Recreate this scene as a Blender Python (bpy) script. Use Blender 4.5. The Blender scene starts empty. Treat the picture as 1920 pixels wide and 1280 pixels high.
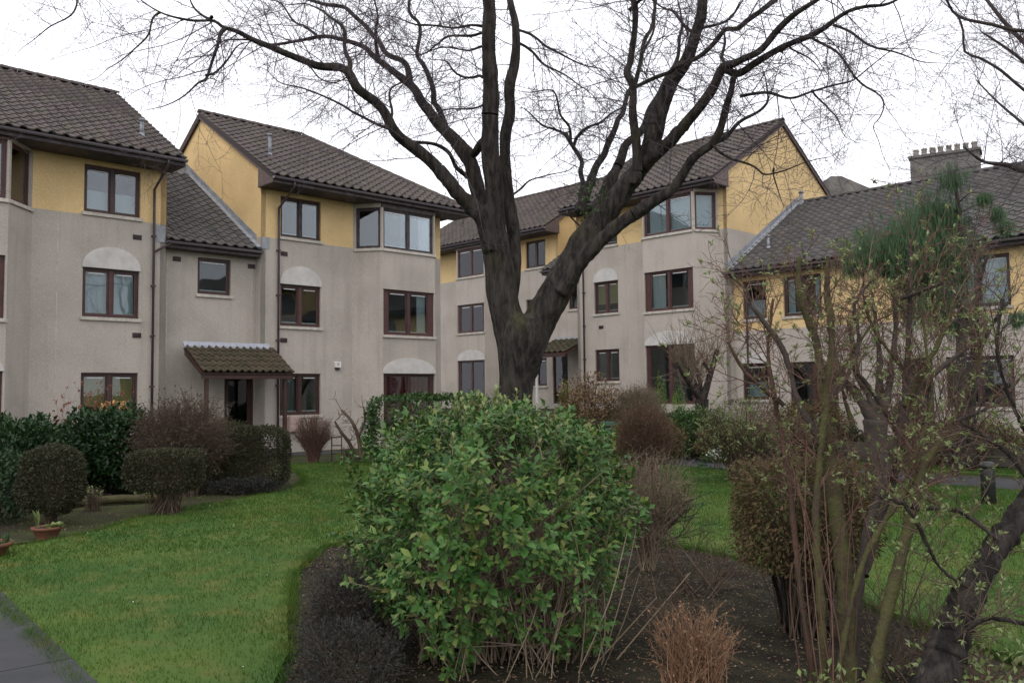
import bpy, bmesh, math, random
import numpy as np
from mathutils import Vector, Matrix, noise

# ------------------------------------------------------------------ camera, world, sun, exposure
sc = bpy.context.scene
cam_d = bpy.data.cameras.new("camera"); cam = bpy.data.objects.new("camera", cam_d)
sc.collection.objects.link(cam); sc.camera = cam
cam_d.sensor_width = 36.0; cam_d.lens = 30.134; cam_d.clip_start = 0.05; cam_d.clip_end = 2000
cam.matrix_world = (Matrix.Rotation(math.radians(90 + 3.242), 4, 'X') @ Matrix.Rotation(math.radians(-0.608), 4, 'Z'))
world = bpy.data.worlds.new("World"); sc.world = world; world.use_nodes = True
wn = world.node_tree.nodes; wl = world.node_tree.links; wn.clear()
sky = wn.new('ShaderNodeTexSky'); sky.sky_type = 'NISHITA'; sky.sun_disc = False
SUN_EL, SUN_AZ = math.radians(48), math.radians(200)
sky.sun_elevation = SUN_EL; sky.sun_rotation = SUN_AZ; sky.dust_density = 6; sky.air_density = 1.0
hs = wn.new('ShaderNodeHueSaturation'); hs.inputs['Saturation'].default_value = 0.10
mixc = wn.new('ShaderNodeMix'); mixc.data_type = 'RGBA'; mixc.inputs[0].default_value = 0.86
mixc.inputs[7].default_value = (16.6, 16.7, 17.9, 1)       # even cloud layer
bg = wn.new('ShaderNodeBackground'); bg.inputs[1].default_value = 0.1
wo = wn.new('ShaderNodeOutputWorld')
wl.new(sky.outputs[0], hs.inputs['Color']); wl.new(hs.outputs[0], mixc.inputs[6])
wl.new(mixc.outputs[2], bg.inputs[0]); wl.new(bg.outputs[0], wo.inputs[0])
sun_d = bpy.data.lights.new("sun", 'SUN'); sun_d.energy = 0.6; sun_d.angle = math.radians(25); sun_d.color = (1, .97, .93)
sun = bpy.data.objects.new("sun", sun_d); sc.collection.objects.link(sun)
sun.rotation_euler = Vector((math.sin(SUN_AZ) * math.cos(SUN_EL), math.cos(SUN_AZ) * math.cos(SUN_EL), math.sin(SUN_EL))).to_track_quat('Z', 'Y').to_euler()
sc.view_settings.view_transform = 'Standard'; sc.view_settings.look = 'None'
sc.view_settings.exposure = 0.0; sc.view_settings.gamma = 1.0; sc.view_settings.use_curve_mapping = False
sc.cycles.transparent_max_bounces = 12; sc.cycles.max_bounces = 6

RNG = np.random.default_rng(7); random.seed(7)
TH = math.radians(44.282)

# ------------------------------------------------------------------ helpers
def tag(o, label=None, cat=None, group=None, kind=None):
    if label: o['label'] = label
    if cat: o['category'] = cat
    if group: o['group'] = group
    if kind: o['kind'] = kind
    return o
def link(o, parent=None):
    sc.collection.objects.link(o)
    if parent is not None: o.parent = parent
    return o
def empty(name, loc=(0, 0, 0), rz=0.0):
    o = bpy.data.objects.new(name, None); o.empty_display_size = .3
    o.location = loc; o.rotation_euler = (0, 0, rz); return link(o)
def mesh_obj(name, verts, faces, mat, parent=None, smooth=False):
    me = bpy.data.meshes.new(name); me.from_pydata([tuple(v) for v in verts], [], faces); me.update()
    if mat: me.materials.append(mat)
    if smooth: me.polygons.foreach_set('use_smooth', [True] * len(me.polygons))
    return link(bpy.data.objects.new(name, me), parent)
def np_mesh(name, V, F, mat, parent=None, smooth=False):
    """V (n,3), F (m,k) arrays with k = 3 or 4"""
    V = np.asarray(V, np.float32); F = np.asarray(F, np.int32); k = F.shape[1]
    me = bpy.data.meshes.new(name); me.vertices.add(len(V)); me.vertices.foreach_set('co', V.ravel())
    me.loops.add(F.size); me.loops.foreach_set('vertex_index', F.ravel())
    me.polygons.add(len(F)); me.polygons.foreach_set('loop_start', np.arange(len(F), dtype=np.int32) * k)
    try: me.polygons.foreach_set('loop_total', np.full(len(F), k, np.int32))
    except Exception: pass
    if smooth: me.polygons.foreach_set('use_smooth', np.ones(len(F), bool))
    me.update(calc_edges=True); me.validate()
    if mat: me.materials.append(mat)
    return link(bpy.data.objects.new(name, me), parent)
class MB:
    def __init__(s): s.v = []; s.f = []
    def poly(s, pts):
        i = len(s.v); s.v += [tuple(p) for p in pts]; s.f.append(tuple(range(i, i + len(pts)))); return s
    def box(s, x0, x1, y0, y1, z0, z1, T=None):
        i = len(s.v)
        for x, y, z in ((x0, y0, z0), (x1, y0, z0), (x1, y1, z0), (x0, y1, z0), (x0, y0, z1), (x1, y0, z1), (x1, y1, z1), (x0, y1, z1)):
            s.v.append(tuple(T(x, y, z)) if T else (x, y, z))
        for q in ((0, 3, 2, 1), (4, 5, 6, 7), (0, 1, 5, 4), (1, 2, 6, 5), (2, 3, 7, 6), (3, 0, 4, 7)):
            s.f.append(tuple(i + a for a in q))
        return s
    def prism(s, outline, off):
        """outline: planar list of points, off: extrusion vector"""
        i = len(s.v); n = len(outline); off = Vector(off)
        s.v += [tuple(p) for p in outline] + [tuple(Vector(p) + off) for p in outline]
        s.f.append(tuple(range(i + n - 1, i - 1, -1))); s.f.append(tuple(range(i + n, i + 2 * n)))
        for k in range(n):
            a, b = i + k, i + (k + 1) % n
            s.f.append((a, b, b + n, a + n))
        return s
    def tube(s, pts, rad, n=8, cap=True):
        V, F = tube_arrays([(pts, rad)], n); i = len(s.v)
        s.v += [tuple(map(float, p)) for p in V]; s.f += [tuple(int(a) + i for a in f) for f in F]
        if cap: s.f.append(tuple(i + k for k in range(n))[::-1]); s.f.append(tuple(i + (len(pts) - 1) * n + k for k in range(n)))
        return s
    def build(s, name, mat, parent=None, smooth=False):
        o = mesh_obj(name, s.v, s.f, mat, parent, smooth)
        return o
def tube_arrays(paths, n=5):
    """paths: list of (points, radii) -> one vertex and quad array"""
    AV, AF = [], []; base = 0
    ang = np.arange(n) * (2 * np.pi / n); ca, sa = np.cos(ang)[None, :, None], np.sin(ang)[None, :, None]
    k = np.arange(n); k2 = (k + 1) % n
    for pts, rad in paths:
        P = np.asarray(pts, float); R = np.broadcast_to(np.asarray(rad, float), (len(P),))
        T = np.gradient(P, axis=0); T /= (np.linalg.norm(T, axis=1, keepdims=True) + 1e-9)
        ref = np.array([0., 0., 1.]) if abs(T[0, 2]) < .8 else np.array([1., 0., 0.])
        m = T.mean(axis=0); 
        ax = np.eye(3)[np.argmin(np.abs(m))]
        A = np.cross(T, ax); A /= (np.linalg.norm(A, axis=1, keepdims=True) + 1e-9)
        B = np.cross(T, A)
        V = P[:, None, :] + R[:, None, None] * (A[:, None, :] * ca + B[:, None, :] * sa)
        AV.append(V.reshape(-1, 3)); L = len(P)
        i = (np.arange(L - 1) * n)[:, None] + base
        F = np.stack([i + k, i + k2, i + n + k2, i + n + k], -1).reshape(-1, 4)
        AF.append(F); base += L * n
    return np.concatenate(AV), np.concatenate(AF)
def smooth_path(pts, rad, step):
    """Catmull-Rom resample"""
    P = np.asarray(pts, float); R = np.asarray(rad, float); out, ro = [], []
    for i in range(len(P) - 1):
        p0 = P[max(i - 1, 0)]; p1 = P[i]; p2 = P[i + 1]; p3 = P[min(i + 2, len(P) - 1)]
        m = max(1, int(np.linalg.norm(p2 - p1) / step))
        for j in range(m):
            t = j / m
            out.append(.5 * ((2 * p1) + (-p0 + p2) * t + (2 * p0 - 5 * p1 + 4 * p2 - p3) * t * t + (-p0 + 3 * p1 - 3 * p2 + p3) * t ** 3))
            ro.append(R[i] * (1 - t) + R[i + 1] * t)
    out.append(P[-1]); ro.append(R[-1])
    return np.array(out), np.array(ro)

# ------------------------------------------------------------------ materials
def nt(m): return m.node_tree.nodes, m.node_tree.links
def mat(name, col, rough=.8, spec=.3, var=None, nscale=4.0, bump=0.0, bscale=60.0, metallic=0.0, rnd=0.0, rcols=None, obj_rnd=0.0, trans=0.0, detail=6):
    """principled with noise colour variation `var` (second colour), optional per-island random colours"""
    m = bpy.data.materials.new(name); m.use_nodes = True; N, L = nt(m)
    b = N['Principled BSDF']; b.inputs['Roughness'].default_value = rough; b.inputs['Specular IOR Level'].default_value = spec
    b.inputs['Metallic'].default_value = metallic
    b.inputs['Base Color'].default_value = (*col, 1)
    tc = N.new('ShaderNodeTexCoord'); geo = N.new('ShaderNodeNewGeometry')
    cur = None
    if rcols:
        r = N.new('ShaderNodeValToRGB'); cr = r.color_ramp; cr.interpolation = 'LINEAR'
        while len(cr.elements) < len(rcols): cr.elements.new(.5)
        for i, c in enumerate(rcols): cr.elements[i].position = i / max(1, len(rcols) - 1); cr.elements[i].color = (*c, 1)
        add = N.new('ShaderNodeMath'); add.operation = 'ADD'; fr = N.new('ShaderNodeMath'); fr.operation = 'FRACT'
        oi = N.new('ShaderNodeObjectInfo'); mu = N.new('ShaderNodeMath'); mu.operation = 'MULTIPLY'; mu.inputs[1].default_value = obj_rnd
        L.new(oi.outputs['Random'], mu.inputs[0]); L.new(geo.outputs['Random Per Island'], add.inputs[0]); L.new(mu.outputs[0], add.inputs[1])
        L.new(add.outputs[0], fr.inputs[0]); L.new(fr.outputs[0], r.inputs[0]); cur = r.outputs[0]
    if var:
        n = N.new('ShaderNodeTexNoise'); n.inputs['Scale'].default_value = nscale; n.inputs['Detail'].default_value = detail; n.inputs['Roughness'].default_value = .65
        L.new(geo.outputs['Position'], n.inputs['Vector'])
        mr = N.new('ShaderNodeMapRange'); mr.inputs[1].default_value = .36; mr.inputs[2].default_value = .64
        L.new(n.outputs[0], mr.inputs[0])
        mx = N.new('ShaderNodeMix'); mx.data_type = 'RGBA'
        if cur is None: mx.inputs[6].default_value = (*col, 1)
        else: L.new(cur, mx.inputs[6])
        mx.inputs[7].default_value = (*var, 1)
        if cur is not None:
            sc_ = N.new('ShaderNodeMath'); sc_.operation = 'MULTIPLY'; sc_.inputs[1].default_value = .45; L.new(mr.outputs[0], sc_.inputs[0]); L.new(sc_.outputs[0], mx.inputs[0])
        else: L.new(mr.outputs[0], mx.inputs[0])
        cur = mx.outputs[2]
    if cur is not None: L.new(cur, b.inputs['Base Color'])
    if bump > 0:
        n2 = N.new('ShaderNodeTexNoise'); n2.inputs['Scale'].default_value = bscale; n2.inputs['Detail'].default_value = 4
        L.new(geo.outputs['Position'], n2.inputs['Vector'])
        bp = N.new('ShaderNodeBump'); bp.inputs['Strength'].default_value = 1.0; bp.inputs['Distance'].default_value = bump
        L.new(n2.outputs[0], bp.inputs['Height']); L.new(bp.outputs[0], b.inputs['Normal'])
    if trans > 0:
        tr = N.new('ShaderNodeBsdfTranslucent'); ms = N.new('ShaderNodeMixShader'); ms.inputs[0].default_value = trans
        if cur is not None: L.new(cur, tr.inputs['Color'])
        else: tr.inputs['Color'].default_value = (*col, 1)
        out = N['Material Output']; L.new(b.outputs[0], ms.inputs[1]); L.new(tr.outputs[0], ms.inputs[2]); L.new(ms.outputs[0], out.inputs[0])
    return m
def render_mat(name, col, grime, green):
    """roughcast render: grain, soft blotches and vertical rain streaks"""
    m = bpy.data.materials.new(name); m.use_nodes = True; N, L = nt(m); b = N['Principled BSDF']
    b.inputs['Roughness'].default_value = .92; b.inputs['Specular IOR Level'].default_value = .2
    geo = N.new('ShaderNodeNewGeometry')
    def noise_(scale, vecscale=None, detail=5):
        n = N.new('ShaderNodeTexNoise'); n.inputs['Scale'].default_value = scale; n.inputs['Detail'].default_value = detail
        if vecscale:
            mp = N.new('ShaderNodeMapping'); mp.inputs['Scale'].default_value = vecscale; L.new(geo.outputs['Position'], mp.inputs[0]); L.new(mp.outputs[0], n.inputs['Vector'])
        else: L.new(geo.outputs['Position'], n.inputs['Vector'])
        return n.outputs[0]
    def rng(v, a, b_, lo=0., hi=1.):
        mr = N.new('ShaderNodeMapRange'); mr.inputs[1].default_value = a; mr.inputs[2].default_value = b_; mr.inputs[3].default_value = lo; mr.inputs[4].default_value = hi
        L.new(v, mr.inputs[0]); return mr.outputs[0]
    def mix(a, b_, f):
        mx = N.new('ShaderNodeMix'); mx.data_type = 'RGBA'; L.new(f, mx.inputs[0])
        for s_, q in ((6, a), (7, b_)):
            if isinstance(q, tuple): mx.inputs[s_].default_value = (*q, 1)
            else: L.new(q, mx.inputs[s_])
        return mx.outputs[2]
    c = mix(col, tuple(q * .84 for q in col), rng(noise_(.9), .4, .65))
    c = mix(c, grime, rng(noise_(1.0, (5.5, 5.5, .35)), .52, .74, 0, .42))
    c = mix(c, green, rng(noise_(1.6, (1.6, 1.6, .8)), .62, .78, 0, .35))
    c = mix(c, tuple(q * .55 for q in col), rng(noise_(62., None, 3), .50, .66, 0, .6))
    c = mix(c, tuple(min(1, q * 1.35) for q in col), rng(noise_(48., None, 3), .55, .68, 0, .55))
    L.new(c, b.inputs['Base Color'])
    bp = N.new('ShaderNodeBump'); bp.inputs['Distance'].default_value = .012; bp.inputs['Strength'].default_value = .8
    L.new(noise_(110., None, 3), bp.inputs['Height']); L.new(bp.outputs[0], b.inputs['Normal'])
    return m
def glass_mat(name, tint=.75, extra=1.6):
    m = bpy.data.materials.new(name); m.use_nodes = True; N, L = nt(m); N.remove(N['Principled BSDF'])
    t = N.new('ShaderNodeBsdfTransparent'); t.inputs[0].default_value = (tint * .93, tint, tint, 1)
    g = N.new('ShaderNodeBsdfGlossy'); g.inputs['Roughness'].default_value = .015; g.inputs['Color'].default_value = (.93, .96, 1, 1)
    fr = N.new('ShaderNodeFresnel'); fr.inputs[0].default_value = 1.5
    mu = N.new('ShaderNodeMath'); mu.operation = 'MULTIPLY'; mu.inputs[1].default_value = extra; mu.use_clamp = True
    nz = N.new('ShaderNodeTexNoise'); nz.inputs['Scale'].default_value = .9; bp = N.new('ShaderNodeBump'); bp.inputs['Distance'].default_value = .004
    ge = N.new('ShaderNodeNewGeometry'); L.new(ge.outputs['Position'], nz.inputs['Vector']); L.new(nz.outputs[0], bp.inputs['Height']); L.new(bp.outputs[0], g.inputs['Normal'])
    ms = N.new('ShaderNodeMixShader'); L.new(fr.outputs[0], mu.inputs[0]); L.new(mu.outputs[0], ms.inputs[0])
    L.new(t.outputs[0], ms.inputs[1]); L.new(g.outputs[0], ms.inputs[2]); L.new(ms.outputs[0], N['Material Output'].inputs[0])
    return m
M = {}
M['render'] = render_mat('grey_roughcast', (.475, .425, .370), (.31, .27, .23), (.30, .285, .22))
M['yellow'] = render_mat('yellow_render', (.76, .55, .275), (.60, .43, .22), (.52, .43, .25))
M['stone'] = mat('stone_sill', (.55, .51, .44), .85, var=(.38, .35, .3), nscale=6, bump=.003)
M['arch'] = mat('pale_arch_panel', (.58, .55, .52), .85, var=(.46, .44, .41), nscale=3, bump=.002, bscale=90)
M['frame'] = mat('dark_brown_stain', (.040, .022, .018), .45, .4, var=(.065, .03, .024), nscale=7)
M['frame_red'] = mat('red_brown_stain', (.088, .036, .032), .5, .4, var=(.055, .028, .026), nscale=6)
M['fascia'] = mat('weathered_brown_fascia', (.085, .068, .072), .6, .3, var=(.035, .027, .028), nscale=5)
M['barge'] = mat('faded_brown_barge_board', (.16, .115, .105), .7, .3, var=(.10, .075, .07), nscale=6)
M['gutter'] = mat('grey_brown_gutter', (.14, .12, .135), .4, .5)
M['pipe'] = mat('maroon_plastic_pipe', (.075, .045, .05), .45, .4, var=(.05, .035, .038), nscale=3)
M['lead'] = mat('lead_flashing', (.30, .31, .33), .55, .5, var=(.19, .20, .22), nscale=5, bump=.004, bscale=12)
M['palelead'] = mat('pale_flashing', (.30, .31, .35), .5, .5, var=(.36, .38, .42), nscale=8, bump=.004, bscale=14)
M['glass'] = glass_mat('window_glass', .88, 1.15); M['glass_top'] = glass_mat('boosted_reflection_glass', .85, 1.9)  # glass_top: same window glass, reflection boosted to brighten the top-floor panes
M['glass_dark'] = glass_mat('door_glass', .35, 1.2)
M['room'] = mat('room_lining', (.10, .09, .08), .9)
M['net'] = mat('white_net_curtain', (.82, .83, .85), .9, trans=.3)
M['redc'] = mat('red_curtain', (.24, .035, .035), .9, trans=.2)
M['blind'] = mat('yellow_blind', (.62, .46, .18), .8, trans=.25)
M['greyc'] = mat('grey_curtain', (.22, .21, .2), .9, trans=.2)
M['white'] = mat('white_paint', (.75, .75, .73), .5, var=(.6, .6, .57), nscale=5)
M['pinkbox'] = mat('pinkish_meter_box', (.50, .36, .31), .6)
M['black'] = mat('black_metal', (.018, .018, .02), .45, .4, var=(.035, .033, .032), nscale=9)
M['tile'] = mat('brown_concrete_tile', (.09, .07, .065), .85, .25, rcols=[(.080, .063, .063), (.104, .080, .078), (.070, .057, .060), (.092, .074, .075), (.116, .086, .080), (.078, .064, .065)], obj_rnd=1.0, var=(.075, .078, .04), nscale=1.7, bump=.003, bscale=120)
M['tile_d'] = mat('dark_grey_concrete_tile', (.07, .065, .065), .85, .25, rcols=[(.082, .075, .078), (.108, .097, .098), (.072, .066, .070), (.095, .087, .089), (.118, .102, .098)], obj_rnd=1.0, var=(.06, .066, .04), nscale=1.9, bump=.003, bscale=120)
M['tile_m'] = mat('mossy_tile', (.07, .065, .04), .9, .2, rcols=[(.062, .05, .036), (.085, .062, .046), (.05, .044, .03)], obj_rnd=1.0, var=(.062, .064, .024), nscale=6, bump=.012, bscale=60)
M['deck'] = mat('roof_deck', (.05, .042, .04), .9)
M['stack'] = mat('grey_stone_stack', (.20, .185, .165), .95, var=(.12, .11, .10), nscale=1.5, bump=.01, bscale=10)
M['pot_c'] = mat('buff_chimney_pot', (.40, .37, .32), .85, var=(.27, .24, .2), nscale=3)
M['terra'] = mat('terracotta', (.21, .085, .052), .85, .2, var=(.13, .07, .045), nscale=9)
M['soil'] = mat('dark_garden_soil', (.017, .014, .012), .97, .1, var=(.046, .042, .026), nscale=3.4, bump=.05, bscale=22, detail=10)
M['moss_soil'] = mat('mossy_soil', (.034, .030, .019), .97, .15, var=(.045, .056, .016), nscale=2.2, bump=.02, bscale=25, detail=10)
def bark_mat(name, a, b_, moss, mossy):
    m = mat(name, a, .92, .2); N, L = nt(m); b = N['Principled BSDF']; geo = N.new('ShaderNodeNewGeometry')
    def ns(scale, vs=(1, 1, 1), det=6, lo=.4, hi=.6, top=1.0):
        mp = N.new('ShaderNodeMapping'); mp.inputs['Scale'].default_value = vs; L.new(geo.outputs['Position'], mp.inputs[0])
        n = N.new('ShaderNodeTexNoise'); n.inputs['Scale'].default_value = scale; n.inputs['Detail'].default_value = det; n.inputs['Roughness'].default_value = .7; L.new(mp.outputs[0], n.inputs['Vector'])
        mr = N.new('ShaderNodeMapRange'); mr.inputs[1].default_value = lo; mr.inputs[2].default_value = hi; mr.inputs[4].default_value = top; L.new(n.outputs[0], mr.inputs[0]); return n.outputs[0], mr.outputs[0]
    def mix(p, q, f):
        x = N.new('ShaderNodeMix'); x.data_type = 'RGBA'; L.new(f, x.inputs[0])
        for k, v in ((6, p), (7, q)):
            if isinstance(v, tuple): x.inputs[k].default_value = (*v, 1)
            else: L.new(v, x.inputs[k])
        return x.outputs[2]
    fis, f1 = ns(16, (1, 1, .22), 8, .42, .60)
    c = mix(a, b_, f1); c = mix(c, moss, ns(2.3, (1, 1, .7), 6, .55, .72, mossy)[1]); c = mix(c, tuple(q * 3.2 for q in b_), ns(9, (1, 1, .8), 4, .68, .76, .5)[1])
    L.new(c, b.inputs['Base Color'])
    bp = N.new('ShaderNodeBump'); bp.inputs['Distance'].default_value = .05; L.new(fis, bp.inputs['Height']); L.new(bp.outputs[0], b.inputs['Normal']); return m
M['bark'] = bark_mat('dark_wet_bark', (.019, .0155, .0145), (.062, .052, .044), (.060, .058, .020), .7)
M['bark_m'] = mat('mossy_bark', (.06, .045, .03), .92, .2, var=(.085, .085, .03), nscale=7, bump=.012, bscale=45)
M['bark_r'] = mat('red_brown_bark', (.11, .058, .042), .85, .2, var=(.055, .045, .030), nscale=8, bump=.008, bscale=60)
M['bark_g'] = mat('grey_brown_bark', (.075, .06, .05), .9, .2, var=(.05, .04, .035), nscale=6, bump=.008, bscale=60)
M['twig'] = mat('purple_grey_twig', (.115, .088, .105), .8, .2, var=(.08, .062, .068), nscale=1.5)
M['litter'] = mat('dead_leaves', (.12, .075, .04), .9, .2, rcols=[(.10, .06, .035), (.19, .13, .08), (.05, .035, .025), (.15, .10, .055), (.26, .21, .15)])
M['timber'] = mat('old_timber', (.095, .08, .068), .9, .2, var=(.05, .05, .035), nscale=4, bump=.006, bscale=50)
M['benchgreen'] = mat('green_bench_paint', (.06, .12, .08), .6, .4, var=(.04, .075, .05), nscale=6)
M['slab'] = mat('dark_path_slab', (.054, .054, .057), .8, .3, var=(.036, .037, .038), nscale=2.5, bump=.003, bscale=140, detail=10)
def leafmat(name, cols, rough=.45, spec=.45, trans=.18, var=None): return mat(name, cols[0], rough, spec, rcols=cols, obj_rnd=1.0, trans=trans, var=var, nscale=1.6)
M['lf_bush'] = leafmat('glossy_green_leaf', [(.034, .095, .018), (.066, .155, .030), (.028, .078, .020), (.10, .20, .045), (.048, .125, .026), (.17, .23, .055), (.13, .125, .04)], .46, .28)
M['lf_laurel'] = leafmat('dark_laurel_leaf', [(.013, .036, .011), (.026, .060, .017), (.017, .044, .015), (.044, .085, .026)], .5, .3)
M['lf_hedge'] = leafmat('hedge_leaf', [(.024, .064, .012), (.045, .10, .02), (.016, .045, .012), (.075, .13, .03)], .5, .35)
M['lf_box'] = leafmat('clipped_box_leaf', [(.030, .036, .015), (.050, .056, .022), (.046, .036, .024), (.066, .070, .030)], .6, .3)
M['lf_brown'] = leafmat('brown_dry_leaf', [(.085, .055, .04), (.12, .08, .055), (.06, .05, .035), (.10, .09, .045)], .8, .2)
M['lf_red'] = leafmat('red_young_leaf', [(.24, .05, .035), (.30, .10, .05), (.12, .07, .03)], .5, .4)
M['lf_gold'] = leafmat('golden_red_leaf', [(.20, .105, .055), (.30, .20, .10), (.13, .06, .04), (.21, .18, .08), (.10, .062, .036), (.12, .07, .045)], .6, .3)
M['lf_lime'] = leafmat('lime_conifer_leaf', [(.12, .22, .03), (.17, .28, .05), (.09, .17, .03)], .6, .3)
M['lf_bud'] = leafmat('fresh_bud_leaf', [(.22, .28, .09), (.16, .21, .07), (.28, .32, .15), (.18, .20, .08)], .5, .3, .3)
M['lf_heather'] = leafmat('grey_heather', [(.026, .027, .022), (.042, .040, .036), (.032, .036, .022), (.055, .046, .046)], .8, .2, .05)
M['lf_clip'] = leafmat('brown_green_dry_leaf', [(.10, .10, .035), (.15, .095, .055), (.07, .08, .03), (.17, .085, .05), (.13, .13, .05)], .7, .2)
M['lf_orange'] = leafmat('orange_brown_twig', [(.22, .11, .058), (.30, .19, .11), (.15, .075, .045), (.24, .15, .09)], .8, .2, .05)
M['lf_needle'] = leafmat('blue_green_needles', [(.055, .115, .050), (.085, .15, .065), (.045, .09, .042)], .6, .3, .1)
M['lf_flower'] = leafmat('orange_flower', [(.62, .26, .08), (.6, .42, .2)], .7, .2)
M['lf_white'] = leafmat('white_flower', [(.75, .76, .72), (.6, .66, .5)], .7, .2)
M['lf_pink'] = leafmat('pink_red_flower', [(.35, .05, .07), (.2, .04, .05)], .7, .2)
M['twig_red'] = mat('reddish_twigs', (.10, .055, .04), .8, .2, rcols=[(.13, .062, .05), (.18, .105, .075), (.09, .05, .042), (.13, .10, .065)])
M['twig_brown'] = mat('brown_twigs', (.10, .07, .05), .85, .2, rcols=[(.09, .06, .045), (.13, .095, .065), (.06, .045, .035)])
M['twig_beige'] = mat('beige_twigs', (.14, .11, .075), .85, .2, rcols=[(.20, .155, .11), (.12, .088, .06), (.26, .20, .145), (.15, .13, .08)])
# grass blades follow the same broad patches as the turf under them
def grass_mat(name, a, b_, c_, bladed):
    m = bpy.data.materials.new(name); m.use_nodes = True; N, L = nt(m); b = N['Principled BSDF']
    b.inputs['Roughness'].default_value = .8; b.inputs['Specular IOR Level'].default_value = .1
    geo = N.new('ShaderNodeNewGeometry')
    def ns(sc_, lo, hi):
        n = N.new('ShaderNodeTexNoise'); n.inputs['Scale'].default_value = sc_; n.inputs['Detail'].default_value = 4; L.new(geo.outputs['Position'], n.inputs['Vector'])
        mr = N.new('ShaderNodeMapRange'); mr.inputs[1].default_value = lo; mr.inputs[2].default_value = hi; L.new(n.outputs[0], mr.inputs[0]); return mr.outputs[0]
    m1 = N.new('ShaderNodeMix'); m1.data_type = 'RGBA'; m1.inputs[6].default_value = (*a, 1); m1.inputs[7].default_value = (*b_, 1); L.new(ns(.9, .4, .62), m1.inputs[0])
    m2 = N.new('ShaderNodeMix'); m2.data_type = 'RGBA'; L.new(m1.outputs[2], m2.inputs[6]); m2.inputs[7].default_value = (*c_, 1); L.new(ns(2.6, .52, .75), m2.inputs[0])
    col = m2.outputs[2]
    if bladed:
        hv = N.new('ShaderNodeHueSaturation'); mr = N.new('ShaderNodeMapRange'); mr.inputs[3].default_value = .78; mr.inputs[4].default_value = 1.28
        L.new(geo.outputs['Random Per Island'], mr.inputs[0]); L.new(mr.outputs[0], hv.inputs['Value']); L.new(col, hv.inputs['Color']); col = hv.outputs[0]
        tr = N.new('ShaderNodeBsdfTranslucent'); ms = N.new('ShaderNodeMixShader'); ms.inputs[0].default_value = .3
        L.new(col, tr.inputs[0]); L.new(b.outputs[0], ms.inputs[1]); L.new(tr.outputs[0], ms.inputs[2]); L.new(ms.outputs[0], N['Material Output'].inputs[0])
    L.new(col, b.inputs['Base Color']); return m
M['turf'] = grass_mat('lawn_turf', (.048, .094, .020), (.070, .112, .022), (.11, .122, .032), False)
M['blade'] = grass_mat('grass_blades', (.050, .108, .022), (.076, .130, .024), (.125, .14, .034), True)
M['farland'] = mat('far_ground', (.06, .07, .035), .95, var=(.08, .075, .05), nscale=.3)
# ------------------------------------------------------------------ ground
def smst(a, b, x):
    q = min(1., max(0., (x - a) / (b - a))); return q * q * (3 - 2 * q)
def uv(X, Y): return X * math.cos(TH) + Y * math.sin(TH), -X * math.sin(TH) + Y * math.cos(TH)
def G(X, Y):
    u, v = uv(X, Y)
    z = -1.65 - .07 * smst(15, 23, Y) * (1 - smst(0, 3, X))
    return z + .9 * smst(19, 24, u) * smst(12, 19, v) + .22 * smst(19, 24, u) * (1 - smst(12, 19, v))
def region(name, poly, off, mat_, step=.6, parent=None, skirt=0.0, bumpy=0.0):
    bm = bmesh.new(); f = bm.faces.new([bm.verts.new((x, y, 0)) for x, y in poly])
    xs = [p[0] for p in poly]; ys = [p[1] for p in poly]
    for ax, lo, hi in ((0, min(xs), max(xs)), (1, min(ys), max(ys))):
        k = lo + step
        while k < hi:
            co = (k, 0, 0) if ax == 0 else (0, k, 0); no = (1, 0, 0) if ax == 0 else (0, 1, 0)
            bmesh.ops.bisect_plane(bm, geom=bm.verts[:] + bm.edges[:] + bm.faces[:], plane_co=co, plane_no=no); k += step
    bmesh.ops.recalc_face_normals(bm, faces=bm.faces[:])
    if bm.faces[0].normal.z < 0: bmesh.ops.reverse_faces(bm, faces=bm.faces[:])
    for v in bm.verts:
        b = noise.noise(Vector((v.co.x * 1.3, v.co.y * 1.3, 4.2))) * bumpy
        v.co.z = G(v.co.x, v.co.y) + off + b
    if skirt:
        ed = [e for e in bm.edges if len(e.link_faces) == 1]
        r = bmesh.ops.extrude_edge_only(bm, edges=ed)
        for v in [g for g in r['geom'] if isinstance(g, bmesh.types.BMVert)]: v.co.z -= skirt
    me = bpy.data.meshes.new(name); bm.to_mesh(me); bm.free(); me.materials.append(mat_)
    return link(bpy.data.objects.new(name, me), parent)
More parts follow.
